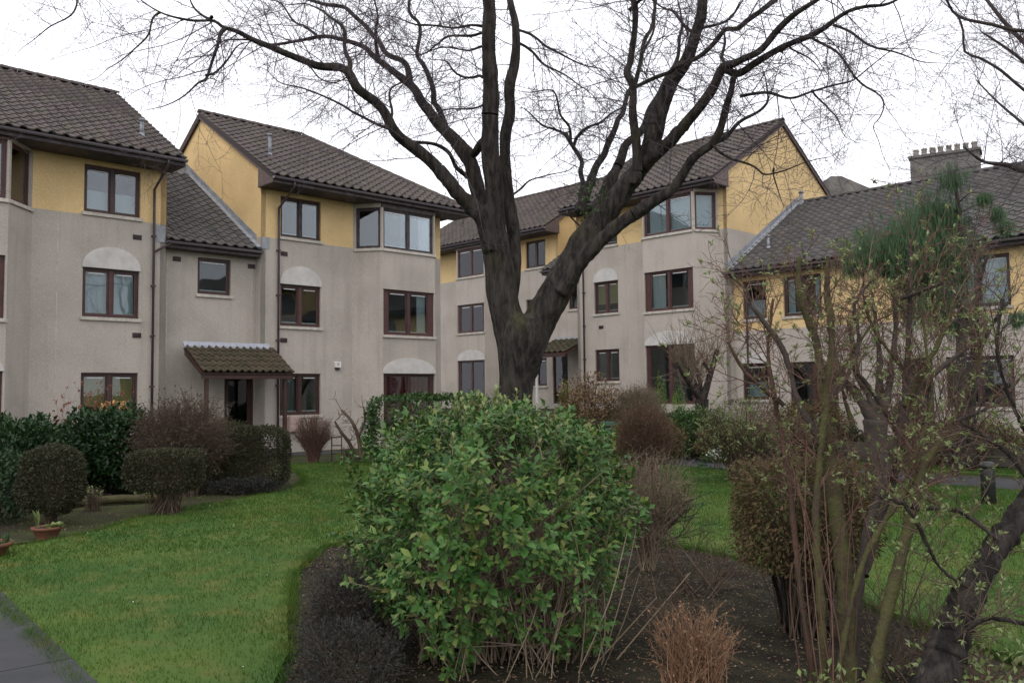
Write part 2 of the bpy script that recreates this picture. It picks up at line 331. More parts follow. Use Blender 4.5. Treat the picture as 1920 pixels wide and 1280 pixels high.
# terrain: one sheet, fine near, coarse to the horizon
ax = np.concatenate([[-900, -400, -200, -100, -60, -45], np.arange(-36, 44.1, 1.0), [52, 65, 100, 200, 400, 900]])
ay = np.concatenate([[-900, -400, -200, -100, -60, -45], np.arange(-36, 60.1, 1.0), [70, 90, 130, 220, 420, 900]])
gv = [(x, y, G(x, y) - .012) for y in ay for x in ax]; nx = len(ax)
gf = [(j * nx + i, j * nx + i + 1, (j + 1) * nx + i + 1, (j + 1) * nx + i) for j in range(len(ay) - 1) for i in range(nx - 1)]
tag(mesh_obj('ground', gv, gf, M['moss_soil'], smooth=True), kind='structure')
LAWN = [(-2.15, 4.55), (-2.53, 5.02), (-4.0, 6.76), (-5.15, 8.3), (-5.45, 9.2), (-5.2, 9.75), (-4.95, 10.3), (-5.0, 11.2), (-4.9, 11.9), (-4.35, 12.9), (-3.95, 14.0), (-3.75, 15.0), (-4.0, 16.6), (-4.7, 18.6), (-5.2, 20.1), (-3.5, 20.7), (-.5, 21.0), (1.8, 20.2), (3.4, 18.2), (4.5, 16.7), (6.2, 14.9), (7.8, 13.2), (9.6, 11.2), (10.6, 8.5), (8.2, 5), (4.5, 2.9), (3.3, 4.2), (2.86, 5.66), (2.55, 7.0), (2.2, 8.3), (1.83, 8.95), (1.0, 9.6), (-.4, 10.1), (-1.6, 9.9), (-2.05, 9.2), (-2.0, 7.8), (-1.65, 6.3), (-1.42, 5.47), (-1.3, 4.4)]
tag(region('lawn', LAWN, .03, M['turf'], .5, skirt=.06, bumpy=.015), kind='structure')
BED = [(-1.2, 3.2), (-1.32, 5.4), (-1.6, 6.4), (-1.95, 7.8), (-2.0, 9.15), (-1.55, 9.85), (-.4, 10.04), (1.0, 9.55), (1.8, 8.9), (2.14, 8.3), (2.5, 7.0), (2.8, 5.6), (3.2, 4.1), (4.3, 2.8), (3.5, 1.5), (-1, 1.5)]
tag(region('soil_bed', BED, -.003, M['soil'], .4), kind='structure')
VERGE = [(5.2, 19.3), (7.6, 17.0), (9.6, 15.0), (12.5, 12.2), (13.2, 13.0), (10.2, 16.0), (8.2, 18.0), (5.8, 20.2)]
tag(region('grass_verge', VERGE, .02, M['turf'], .6, skirt=.04), kind='structure')
# paving slabs of the path in the near corner: single slabs with open joints
pth = empty('path', (-3.4, 5.6, -1.65)); tag(pth, kind='structure')
pmb = region('path_bed', [(-2.2, 4.3), (-2.62, 4.9), (-4.1, 6.68), (-5.6, 8.7), (-9, 8.7), (-9, 1.5), (-2.2, 1.5)], -.002, M['soil'], 1.0)
pmb.parent = pth; pmb.matrix_parent_inverse = Matrix.Translation(pth.location).inverted()
dv = Vector((-1.48, 1.78, 0)).normalized(); dn = Vector((-dv.y, dv.x, 0))      # along the edge, away from the lawn
o0 = Vector((-2.03, 4.56, -1.65))
for i in range(-1, 4):
    for j in range(2):
        a0, a1 = i * 1.06 + .006, i * 1.06 + 1.05; b0, b1 = j * .92 + .02, j * .92 + .905
        h = .028 + random.uniform(-.003, .003); mb = MB(); mb.box(a0, a1, b0, b1, -.03, h, T=lambda x, y, z: (o0 + dv * x + dn * y + Vector((0, 0, z + .01))) - pth.location)
        s_ = mb.build('paving_slab', M['slab'], pth)
# tarmac path across the back of the lawn
PATH2 = [(2.3, 20.6), (3.5, 18.3), (4.6, 16.8), (6.3, 15.0), (7.9, 13.3), (9.7, 11.3), (11.8, 8.8), (13.2, 10), (11, 12.7), (8.9, 14.9), (7.3, 16.6), (5.2, 18.7), (3.9, 20.9)]
tag(region('tarmac_path', PATH2, .008, M['slab'], .6), kind='structure')
tag(region('tarmac_path', [(-9, 22.2), (-4.2, 24.4), (-5.2, 25.3), (-9.8, 23.2)], .0, M['slab'], .8), kind='structure')
# bare ground bed by the left shrubs
tag(region('shrub_bed', [(-5.3, 9.9), (-5.05, 10.4), (-5.05, 11.2), (-4.95, 11.9), (-4.4, 12.95), (-4.02, 14.0), (-3.85, 15.0), (-4.1, 16.6), (-4.8, 18.6), (-6.5, 19), (-10, 16), (-10, 9.5), (-6.2, 9.0)], .0, M['moss_soil'], .6, bumpy=.02), kind='structure')

# ------------------------------------------------------------------ buildings
def tile_mesh(name, w, l, m):
    """one interlocking pantile: rolled profile, thick lower edge"""
    prof = [(0, 0), (.12, .042), (.28, .056), (.44, .040), (.58, .006), (.82, -.002), (1.0, 0.004)]
    v, f = [], []; n = len(prof)
    for y, lift in ((0, .034), (l * 1.12, .002)):
        for a, h in prof: v.append((a * w * 1.02, y, h + lift))
    for a, h in prof: v.append((a * w * 1.02, 0, h - .004))
    for k in range(n - 1):
        f.append((k, k + 1, n + k + 1, n + k)); f.append((2 * n + k, 2 * n + k + 1, k + 1, k))
    me = bpy.data.meshes.new(name); me.from_pydata(v, [], f); me.update(); me.materials.append(m)
    me.polygons.foreach_set('use_smooth', [False] * len(me.polygons)); return me
TILES = {k: tile_mesh('roof_tile', .30, .30, M[k]) for k in ('tile', 'tile_d', 'tile_m')}
RIDGE = {}
def ridge_mesh(m, L=.45, r=.125):
    if m.name in RIDGE: return RIDGE[m.name]
    v, f = [], []; n = 7
    for x in (0, L * .99):
        for k in range(n):
            a = math.pi * k / (n - 1); v.append((x, math.cos(a) * r, math.sin(a) * r * .8 - .02 + (.012 if x == 0 else 0)))
    for k in range(n - 1): f.append((k, k + 1, n + k + 1, n + k))
    f.append(tuple(range(n))[::-1])
    me = bpy.data.meshes.new('ridge_tile'); me.from_pydata(v, [], f); me.update(); me.materials.append(m); RIDGE[m.name] = me; return me
def basis(a, b, n, p): return Matrix(((a.x, b.x, n.x, p.x), (a.y, b.y, n.y, p.y), (a.z, b.z, n.z, p.z), (0, 0, 0, 1)))
def ridge_run(roof, p, q, m, lift=.05):
    p, q = Vector(p), Vector(q); d = (q - p); L = d.length; d.normalize(); side = Vector((0, 0, 1)).cross(d).normalized(); up = d.cross(side)
    me = ridge_mesh(m); k = max(1, round(L / .45)); st = L / k
    for i in range(k):
        o = bpy.data.objects.new('ridge_tile', me); link(o, roof)
        o.matrix_local = basis(d * (st / .45), side, up, p + d * (i * st) + up * lift)
def roof_slope(blk, roof, P, a, b, L, S, tkey, polyclip=None, parts=300, cam_local=None, cw=.30, ch=.30):
    """P lower left corner, a along the eave, b up the slope (unit), L length, S slope length;
       polyclip: [(s, t) ...] convex outline in slope coordinates"""
    P, a, b = Vector(P), Vector(a), Vector(b); n = a.cross(b).normalized(); me = TILES[tkey]
    cols, rows = int(round(L / cw)), int(math.ceil(S / ch)); sw = L / cols; sl = S / rows
    def inside(s, t, mgn=0.0):
        if polyclip is None: return True
        k = len(polyclip)
        for i in range(k):
            x0, y0 = polyclip[i]; x1, y1 = polyclip[(i + 1) % k]
            if (x1 - x0) * (t - y0) - (y1 - y0) * (s - x0) < mgn * math.hypot(x1 - x0, y1 - y0): return False
        return True
    cells = []
    for j in range(rows):
        for i in range(cols):
            if polyclip is None: st = 2
            else:
                cr = [inside(x, y) for x, y in ((i * sw, j * sl), ((i + 1) * sw, j * sl), ((i + 1) * sw, (j + 1) * sl), (i * sw, (j + 1) * sl))]
                st = 2 if all(cr) else (1 if any(cr) else 0)
            if st: cells.append((i, j, st))
    whole = [c for c in cells if c[2] == 2]
    if cam_local is not None:
        whole.sort(key=lambda c: (P + a * (c[0] * sw) + b * (c[1] * sl) - cam_local).length)
    single = whole[:parts]; rest = whole[parts:] + [c for c in cells if c[2] == 1]
    sx, sy = sw / .30, sl / .30
    for i, j, _ in single:
        o = bpy.data.objects.new('roof_tile', me); link(o, roof)
        jit = n * random.uniform(-.003, .004) + b * random.uniform(-.006, .006)
        o.matrix_local = basis(a * sx, b * sy, n, P + a * (i * sw) + b * (j * sl) + n * .02 + jit)
    if rest:
        tv = np.array([v.co for v in me.vertices]); tf = [list(p.vertices) for p in me.polygons]; V, F = [], []
        A_, B_, N_ = np.array(a), np.array(b), np.array(n)
        for k, (i, j, st) in enumerate(rest):
            o_ = np.array(P + a * (i * sw) + b * (j * sl) + n * .02) + N_ * random.uniform(-.003, .004) + B_ * random.uniform(-.006, .006)
            w = o_ + tv[:, :1] * sx * A_ + tv[:, 1:2] * sy * B_ + tv[:, 2:] * N_
            F += [[q + len(tv) * k for q in f] for f in tf]; V.append(w)
        o = np_mesh('tiling', np.concatenate(V), F, me.materials[0], roof)
        if polyclip:
            bm = bmesh.new(); bm.from_mesh(o.data)
            for i in range(len(polyclip)):
                p0 = P + a * polyclip[i][0] + b * polyclip[i][1]; p1 = P + a * polyclip[(i + 1) % len(polyclip)][0] + b * polyclip[(i + 1) % len(polyclip)][1]
                no = n.cross(p1 - p0).normalized()
                bmesh.ops.bisect_plane(bm, geom=bm.verts[:] + bm.edges[:] + bm.faces[:], plane_co=p0, plane_no=no, clear_inner=True)
            bm.to_mesh(o.data); bm.free()
        tag(o, kind='stuff')
class Block:
    def __init__(s, name, label, cat, axis, s0, d0, floor, group=None):
        """axis 'u': x = +u, depth = +v ; axis 'v': x = -v, depth = +u. s0 left end, d0 facade plane"""
        c, n = math.cos(TH), math.sin(TH)
        if axis == 'u': X, Y, rz = s0 * c - d0 * n, s0 * n + d0 * c, TH
        else: X, Y, rz = d0 * c + s0 * n, d0 * n - s0 * c, TH - math.pi / 2
        s.e = empty(name, (X, Y, floor), rz); tag(s.e, label, cat, group); s.s0, s.d0, s.fl = s0, d0, floor
        s.inv = (Matrix.Translation((X, Y, floor)) @ Matrix.Rotation(rz, 4, 'Z')).inverted(); s.cam = s.inv @ Vector((0, 0, 0))
    def x(s, q): return q - s.s0
    def y(s, d): return d - s.d0
def face_T(p0, p1):
    d = Vector((p1[0] - p0[0], p1[1] - p0[1])); L = d.length; d.normalize()
    return (lambda a, dep, z: (p0[0] + d.x * a - d.y * dep, p0[1] + d.y * a + d.x * dep, z)), L
def wall(mb, T, a0, a1, z0, z1, holes, rev=.13):
    hs = [h for h in holes if h[1] > a0 and h[0] < a1 and h[3] > z0 and h[2] < z1]
    A = sorted({a0, a1} | {min(max(q, a0), a1) for h in hs for q in h[:2]}); Z = sorted({z0, z1} | {min(max(q, z0), z1) for h in hs for q in h[2:4]})
    for i in range(len(A) - 1):
        for j in range(len(Z) - 1):
            ca, cz = (A[i] + A[i + 1]) / 2, (Z[j] + Z[j + 1]) / 2
            if any(h[0] < ca < h[1] and h[2] < cz < h[3] for h in hs): continue
            mb.poly([T(A[i], 0, Z[j]), T(A[i + 1], 0, Z[j]), T(A[i + 1], 0, Z[j + 1]), T(A[i], 0, Z[j + 1])])
    for h in hs:
        x0, x1, y0, y1 = max(h[0], a0), min(h[1], a1), max(h[2], z0), min(h[3], z1)
        if h[0] >= a0: mb.poly([T(x0, 0, y0), T(x0, 0, y1), T(x0, rev, y1), T(x0, rev, y0)])
        if h[1] <= a1: mb.poly([T(x1, 0, y1), T(x1, 0, y0), T(x1, rev, y0), T(x1, rev, y1)])
        if h[3] <= z1: mb.poly([T(x0, 0, y1), T(x1, 0, y1), T(x1, rev, y1), T(x0, rev, y1)])
        if h[2] >= z0: mb.poly([T(x1, 0, y0), T(x0, 0, y0), T(x0, rev, y0), T(x1, rev, y0)])
def curtain(w, T, a0, a1, z0, z1, dep, m, amp=.02):
    n = max(4, int((a1 - a0) / .05)); V, F = [], []
    for i in range(n + 1):
        a = a0 + (a1 - a0) * i / n; d = dep + amp * math.sin(i * 2.1) + amp * .4 * math.sin(i * .9)
        V += [T(a, d, z0), T(a, d, z1)]
    for i in range(n): F.append((2 * i, 2 * i + 2, 2 * i + 3, 2 * i + 1))
    return mesh_obj('curtain', V, F, m, w, True)
def window(blk, T, a0, a1, z0, z1, n=2, cur='none', fm='frame', sm=None, sill='stone', side=0.0, label=None, vents=True, door=False, gl='glass'):
    """frame is the part; panes, sill, curtains are its pieces. side: solid stained boards at both jambs"""
    fm_ = M[fm]; sm_ = M[sm] if sm else fm_
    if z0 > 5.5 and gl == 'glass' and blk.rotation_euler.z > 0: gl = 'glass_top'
    b = .055; mb = MB(); D0, D1 = .07, .135
    bx = lambda x0, x1, y0, y1, q0, q1: mb.box(x0, x1, y0, y1, q0, q1, T)
    bx(a0, a1, D0, D1, z0, z0 + b); bx(a0, a1, D0, D1, z1 - b, z1)
    bx(a0, a0 + b + side, D0, D1, z0 + b, z1 - b); bx(a1 - b - side, a1, D0, D1, z0 + b, z1 - b)
    w = mb.build('window', fm_, blk)
    if label: w['label'] = label
    i0, i1 = a0 + b + side, a1 - b - side; pw = (i1 - i0) / n
    mu = .045
    for k in range(1, n):
        mm = MB(); mm.box(i0 + pw * k - mu, i0 + pw * k + mu, D0 - .012, D1 + .003, z0 + b, z1 - b, T); mm.build('mullion', sm_, w)
    for k in range(n):
        x0 = i0 + pw * k + (mu if k else 0); x1 = i0 + pw * (k + 1) - (mu if k < n - 1 else 0); s = .042; y0, y1 = z0 + b, z1 - b
        sf = MB()
        for q in ((x0, x1, y0, y0 + s), (x0, x1, y1 - s, y1), (x0, x0 + s, y0 + s, y1 - s), (x1 - s, x1, y0 + s, y1 - s)): sf.box(q[0], q[1], D0 + .018, D1 - .012, q[2], q[3], T)
        sf.build('sash', sm_, w)
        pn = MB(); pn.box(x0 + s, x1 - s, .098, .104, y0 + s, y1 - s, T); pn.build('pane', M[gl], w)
        if vents and not door:
            vt = MB(); vt.box(x0 + s + .06, x1 - s - .06, .082, .0975, y1 - s - .045, y1 - s - .02, T); vt.build('trickle_vent', M['white'], w)
            lb = MB(); lb.box(x0 + s, x1 - s, .115, .14, y0 + s - .002, y0 + s + .035, T); lb.build('inner_sill', M['white'], w)
    if sill:
        sl = MB(); sl.box(a0 - .05, a1 + .05, -.05, .07, z0 - .085, z0 - .003, T); sl.build('sill', M[sill], w)
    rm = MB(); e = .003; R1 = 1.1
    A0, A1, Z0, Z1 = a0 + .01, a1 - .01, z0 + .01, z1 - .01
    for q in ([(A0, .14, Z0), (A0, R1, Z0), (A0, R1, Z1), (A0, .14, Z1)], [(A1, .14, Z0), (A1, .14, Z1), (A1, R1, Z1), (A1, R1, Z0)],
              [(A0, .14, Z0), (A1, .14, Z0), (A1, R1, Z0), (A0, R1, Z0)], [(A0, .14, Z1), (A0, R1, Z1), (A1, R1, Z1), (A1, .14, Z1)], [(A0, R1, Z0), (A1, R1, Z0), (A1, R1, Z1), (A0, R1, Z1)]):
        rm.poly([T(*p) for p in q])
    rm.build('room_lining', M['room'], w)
    c0, c1, y0, y1 = i0 + .03, i1 - .03, z0 + .03, z1 - .06; W = c1 - c0
    if cur == 'net': curtain(w, T, c0, c1, y0, y1, .2, M['net'])
    elif cur == 'sides': curtain(w, T, c0, c0 + W * .2, y0, y1, .2, M['net']); curtain(w, T, c1 - W * .18, c1, y0, y1, .2, M['net'])
    elif cur == 'left': curtain(w, T, c0, c0 + W * .34, y0, y1, .2, M['net'])
    elif cur == 'right': curtain(w, T, c1 - W * .22, c1, y0, y1, .2, M['net'])
    elif cur == 'red': curtain(w, T, c0, c1, y0, y1, .18, M['redc'], .03)
    elif cur == 'grey': curtain(w, T, c0, c0 + W * .62, y0, y1, .2, M['greyc'])
    elif cur == 'blind': 
        bl = MB(); bl.box(c0, c1, .17, .176, z0 + (z1 - z0) * .30, z1 - .06, T); bl.build('roller_blind', M['blind'], w)
    elif cur == 'half': curtain(w, T, c0, c1, y0, y0 + (y1 - y0) * .5, .2, M['net'])
    return w
def arch_panel(blk, T, a0, a1, z, rise):
    n = 14; o = [T(a0, -.03, z)]
    for k in range(n + 1):
        t = math.pi * (1 - k / n); o.append(T((a0 + a1) / 2 + (a1 - a0) / 2 * math.cos(t), -.03, z + .03 + rise * math.sin(t)))
    o.append(T(a1, -.03, z)); d = Vector(T(0, .034, 0)) - Vector(T(0, 0, 0))
    mb = MB(); mb.prism(o, d); mb.build('arch_panel', M['arch'], blk)
def vent(blk, T, a, z):
    mb = MB(); mb.box(a - .11, a + .11, -.012, .01, z - .065, z + .065, T)
    v = mb.build('air_vent', M['fascia'], blk)
    s = MB()
    for k in range(3): s.box(a - .10, a + .10, -.028, -.012, z - .045 + k * .035, z - .033 + k * .035, T)
    s.build('louvre', M['frame'], v)
def bead(blk, T, a, z0, z1):
    mb = MB(); mb.box(a - .013, a + .013, -.006, .01, z0, z1, T); mb.build('render_bead', M['stone'], blk)
def downpipe(blk, x, z0, z1, ye=-.62, y=-.07, dx=0.0):
    P = [(x + dx, ye, z1), (x + dx, ye, z1 - .12), (x + dx * .5, (ye + y) / 2, z1 - .38), (x, y, z1 - .62), (x, y, z1 - 1.0), (x, y, z0)]
    mb = MB(); mb.tube(P, [.034] * len(P), 8); p = mb.build('downpipe', M['pipe'], blk, True)
    zz = z0 + .6
    while zz < z1 - 1:
        c = MB(); c.box(x - .05, x + .05, y - .045, y + .07, zz - .02, zz + .02); c.build('bracket', M['pipe'], p); zz += 1.3
def eave(blk, x0, x1, y, z, dep, soffit=True):
    """fascia, half round gutter, soffit. y eave line (outer), dep depth back to the wall"""
    f = MB(); f.box(x0, x1, y + .02, y + .045, z - .20, z - .01); f.build('fascia', M['fascia'], blk)
    g = MB(); n = 8; V = []
    for x in (x0 - .02, x1 + .02):
        for k in range(n + 1):
            t = math.pi + math.pi * k / n; V.append((x, y - .045 + math.cos(t) * .062, z - .045 + math.sin(t) * .062))
    i = 0; g.v = V; g.f = [(k, k + 1, n + 1 + k + 1, n + 1 + k) for k in range(n)] + [tuple(range(n + 1)), tuple(range(n + 1, 2 * n + 2))[::-1]]
    gg = g.build('gutter', M['gutter'], blk, True)
    if soffit:
        s = MB(); s.box(x0, x1, y + .046, y + dep, z - .205, z - .185); s.build('soffit', M['fascia'], blk)
def slab(blk, name, pts, th, m):
    """roof deck: top outline pts, thickness downwards"""
    mb = MB(); mb.prism(pts, (0, 0, -th)); return mb.build(name, m, blk)
def vent_pipe(blk, p, h, m='lead', r=.05):
    mb = MB(); mb.tube([p, (p[0], p[1], p[2] + h)], [r, r], 10); o = mb.build('vent_pipe', M[m], blk, True)
    c = MB(); c.tube([(p[0], p[1], p[2] + h), (p[0], p[1], p[2] + h + .06)], [r * 1.5, r * 1.5], 10); c.build('cowl', M[m], o, True)
    b = MB(); b.tube([(p[0], p[1], p[2] - .1), (p[0], p[1], p[2] + .10)], [r * 2.2, r * 1.3], 10); b.build('lead_slate', M[m], o, True)
YL = 6.0; SL = .6; CO = 1 / math.hypot(1, SL); SI = SL * CO
EZ, RY, EY = 7.60, 3.94, -.91                       # eave height, ridge depth, eave line depth
RZ = EZ + SL * (RY - EY)                            # ridge height of a three storey block
def shell(b, faces, z1=EZ - .1, zb=-.6):
    """faces: list of (p0, p1, holes, top_open) main walls: grey below the line, yellow above"""
    for T, L, holes, ztop in faces:
        g, yw = MB(), MB(); wall(g, T, 0, L, zb, YL, holes); wall(yw, T, 0, L, YL, ztop, holes)
        g.build('rendered_wall', M['render'], b.e); yw.build('yellow_wall', M['yellow'], b.e)
def main_roof(b, x0, x1, back, tkey, parts, lhip=False, rhip=0.0, back_tiles=False):
    S = (RY - EY) / CO; L = x1 - x0
    ridge_r = x1 - rhip
    if rhip: pts = [(x0, EY, EZ), (x1, EY, EZ), (ridge_r, RY, RZ), (x0, RY, RZ)]; clip = [(0, 0), (L, 0), (L - rhip, S), (0, S)]
    else: pts = [(x0, EY, EZ), (x1, EY, EZ), (x1, RY, RZ), (x0, RY, RZ)]; clip = None
    roof = slab(b.e, 'roof', pts, .12, M['deck'])
    roof_slope(b, roof, (x0, EY - .04, EZ - .024), (1, 0, 0), (0, CO, SI), L, S + .04, tkey, clip, parts, b.cam)
    by = 2 * RY - EY
    slab(b.e, 'rear_roof', [(x0, by, EZ), (x0, RY + .004, RZ), (ridge_r, RY + .004, RZ), (x1, by, EZ)], .12, M['tile'])
    ridge_run(roof, (x0, RY, RZ), (ridge_r, RY, RZ), M['tile'])
    if rhip:
        hp = slab(b.e, 'hip_roof', [(x1 + .003, EY, EZ), (x1 + .003, by, EZ), (ridge_r + .003, RY, RZ)], .12, M['tile'])
        ridge_run(roof, (x1, EY, EZ), (ridge_r, RY, RZ), M['tile'], .03)
    return roof
def gable(b, x, z0, z1e, yfront, side, ylw=None, barge=True, y1=None):
    """yellow gable wall with barge boards; side -1 left end, +1 right end; grey below YL"""
    by = y1 or (2 * RY - EY - .9)
    zf = EZ + SL * (0 - EY) - .16
    zb_ = EZ + SL * ((2 * RY - EY) - by) - .16
    yw = MB(); yw.prism([(x, .0, YL), (x, by, YL), (x, by, zb_), (x, RY, RZ - .16), (x, 0, zf)], (-.15 * side, 0, 0)); yw.build('yellow_gable', M['yellow'], b.e)
    gw = MB(); gw.prism([(x, .0, -.6), (x, by, -.6), (x, by, YL - .002), (x, 0, YL - .002)], (-.15 * side, 0, 0)); gw.build('rendered_wall', M['render'], b.e)
    o = .10 * side
    bb = MB(); xx = x + o
    bb.prism([(xx, EY + .02, EZ - .20), (xx, RY, RZ - .17), (xx, RY, RZ + .02), (xx, EY + .02, EZ + .01)], (-.03 * side, 0, 0)); bb.build('barge_board', M['barge'], b.e)
    yb = 2 * RY - EY
    bb = MB(); bb.prism([(xx, RY + .004, RZ - .17), (xx, yb, EZ - .20), (xx, yb, EZ + .01), (xx, RY + .004, RZ + .02)], (-.03 * side, 0, 0)); bb.build('barge_board', M['barge'], b.e)
    # boxed end of the eave
    bx = MB(); bx.prism([(xx - .002 * side, EY + .05, EZ - .206), (xx - .002 * side, -.002, EZ - .206), (xx - .002 * side, -.002, zf + .03), (xx - .002 * side, EY + .05, EZ - .12)], (-.09 * side, 0, 0)); bx.build('eave_box', M['barge'], b.e)
def bay(b, x0, x1, xl, xr, proj, tops, firsts, grounds, lcant=True, rcant=True, sideb=.16):
    """canted bay: front x0..x1 at depth -proj, cants back to the main wall at xl / xr"""
    T, L = face_T((x0, -proj), (x1, -proj)); g = MB(); holes = []
    for (z0, z1) in (grounds['z'], firsts['z'], tops['z']): holes.append((.001, L - .001, z0, z1))
    h1 = [(.04, L - .04, *grounds['z']), (.04, L - .04, *firsts['z']), (.05, L - .05, *tops['z'])]
    wall(g, T, 0, L, -.6, EZ - .21, h1)
    faces = []
    if lcant: faces.append(face_T((xl, 0), (x0, -proj)))
    if rcant: faces.append(face_T((x1, -proj), (xr, 0)))
    for k, (Tc, Lc) in enumerate(faces):
        hh = [(.08, Lc - .06, *tops['z'])]; wall(g, Tc, 0, Lc, -.6, EZ - .21, hh)
        window(b.e, Tc, .08, Lc - .06, *tops['z'], n=1, cur=tops.get('ccur', 'net'), fm=tops['fm'], sm=tops.get('sm'), sill='stone', vents=False)
    g.build('bay_wall', M['render'], b.e)
    window(b.e, T, .05, L - .05, *tops['z'], n=2, cur=tops['cur'], fm=tops['fm'], sm=tops.get('sm'), sill='stone', side=.0)
    window(b.e, T, .04, L - .04, *firsts['z'], n=2, cur=firsts['cur'], fm=firsts['fm'], sm=firsts.get('sm'), side=sideb)
    window(b.e, T, .04, L - .04, *grounds['z'], n=2, cur=grounds['cur'], fm=grounds['fm'], sm=grounds.get('sm'), sill=None, side=.08, door=True)
    arch_panel(b.e, T, .02, L - .02, grounds['z'][1] + .004, .45)
    # timber head over the top windows
    hd = MB(); hd.box(x0 - .02, x1 + .02, -proj - .02, -proj + .10, tops['z'][1] + .003, EZ - .207); hd.build('bay_head', M[tops['fm']], b.e)
    return T, L
H0, H1, H2 = 2.1, 4.70, 7.28
S0_, S1_, S2_ = .89, 3.48, 6.08
# --- block A (left)
A = Block('apartment_block', 'three storey grey and yellow rendered block at the far left edge of the photo', 'building', 'u', 2.2, 22.36, -1.56)
T, L = face_T((A.x(5.93), 0), (A.x(9.12), 0)); o = 5.93
wA = [(7.08 - o, 8.45 - o)]
hol = [(wA[0][0], wA[0][1], a, c) for a, c in ((S0_, H0), (S1_, H1), (S2_, H2))]
Tl, Ll = face_T((A.x(2.2), 0), (A.x(2.75), 0))
shell(A, [(T, L, hol, EZ - .18), (Tl, Ll, [], EZ - .18)])
window(A.e, T, wA[0][0], wA[0][1], S2_, H2, cur='half', vents=True, sm='frame')
window(A.e, T, wA[0][0], wA[0][1], S1_, H1, cur='net', sm='frame_red')
window(A.e, T, wA[0][0], wA[0][1], S0_, H0, cur='blind')
arch_panel(A.e, T, wA[0][0] - .02, wA[0][1] + .02, H1 + .004, .52)
vent(A.e, T, 8.38 - o, 5.58); vent(A.e, T, 8.40 - o, 3.06); bead(A.e, T, 6.50 - o, -.3, YL)
bay(A, A.x(3.25), A.x(5.25), A.x(2.75), A.x(5.93), .76, dict(z=(S2_ - .1, H2 + .05), cur='net', fm='frame_red', ccur='net'), dict(z=(S1_ - .2, H1), cur='right', fm='frame_red'), dict(z=(.05, H0), cur='grey', fm='frame_red'))
ro = main_roof(A, A.x(2.1), A.x(9.24), 8, 'tile', 300)
gable(A, A.x(9.12), 0, 0, 0, +1); gable(A, A.x(2.2), 0, 0, 0, -1)
eave(A.e, A.x(2.1), A.x(9.24), EY, EZ, .9); downpipe(A.e, A.x(8.78), -.15, EZ - .1, EY - .04, -.07)
ll = MB(); ll.box(A.x(8.86), A.x(9.09), -.012, .01, 5.52, 5.95); ll.build('lead_patch', M['lead'], A.e)
vent_pipe(A.e, (A.x(8.55), .25, EZ + SL * (.25 - EY)), .42)
# --- block B (centre left)
Bk = Block('apartment_block', 'three storey block with yellow gable and grey render in the centre left', 'building', 'u', 11.83, 22.36, -1.55)
T, L = face_T((0, 0), (Bk.x(14.95), 0)); o = 11.83
hol = [(12.45 - o, 13.80 - o, a, c) for a, c in ((S0_, H0), (S1_, H1), (S2_, H2))]
Tr, Lr = face_T((Bk.x(18.10), 0), (Bk.x(18.45), 0))
shell(Bk, [(T, L, hol, EZ - .18), (Tr, Lr, [], EZ - .18)])
window(Bk.e, T, 12.45 - o, 13.8 - o, S2_, H2, cur='none', sm='fascia'); window(Bk.e, T, 12.45 - o, 13.8 - o, S1_, H1, cur='none', sm='frame_red'); window(Bk.e, T, 12.45 - o, 13.8 - o, S0_, H0, cur='grey')
arch_panel(Bk.e, T, 12.43 - o, 13.82 - o, H1 + .004, .52)
vent(Bk.e, T, 12.57 - o, 5.58); vent(Bk.e, T, 12.57 - o, 3.06)
bead(Bk.e, T, 14.93 - o, -.3, YL)
bay(Bk, Bk.x(15.52), Bk.x(17.62), Bk.x(14.95), Bk.x(18.10), .74, dict(z=(S2_ - .1, H2 - .02), cur='right', fm='fascia', ccur='none'), dict(z=(S1_ - .18, H1 + .02), cur='right', fm='frame_red', sm='frame_red'), dict(z=(.05, H0), cur='red', fm='frame'))
main_roof(Bk, Bk.x(11.72), Bk.x(19.05), 8, 'tile', 300, rhip=3.55)
gable(Bk, 0, 0, 0, 0, -1)
gw = MB(); gw.box(Bk.x(18.3), Bk.x(18.45), .002, 8.8, -.6, EZ - .15); gw.build('end_wall', M['render'], Bk.e)
eave(Bk.e, Bk.x(11.72), Bk.x(19.05), EY, EZ, .9); downpipe(Bk.e, Bk.x(12.36), -.15, EZ - .1, EY - .04, -.07)
mb = MB(); mb.tube([(Bk.x(18.1), -.06, 5.2), (Bk.x(18.1), -.06, -.2)], [.03, .03], 8); mb.build('downpipe', M['pipe'], Bk.e, True)
ll = MB(); ll.box(Bk.x(11.86), Bk.x(12.1), -.012, .01, 5.66, 6.0); ll.build('lead_patch', M['lead'], Bk.e)
vent_pipe(Bk.e, (Bk.x(12.5), .75, EZ + SL * (.75 - EY)), .62)
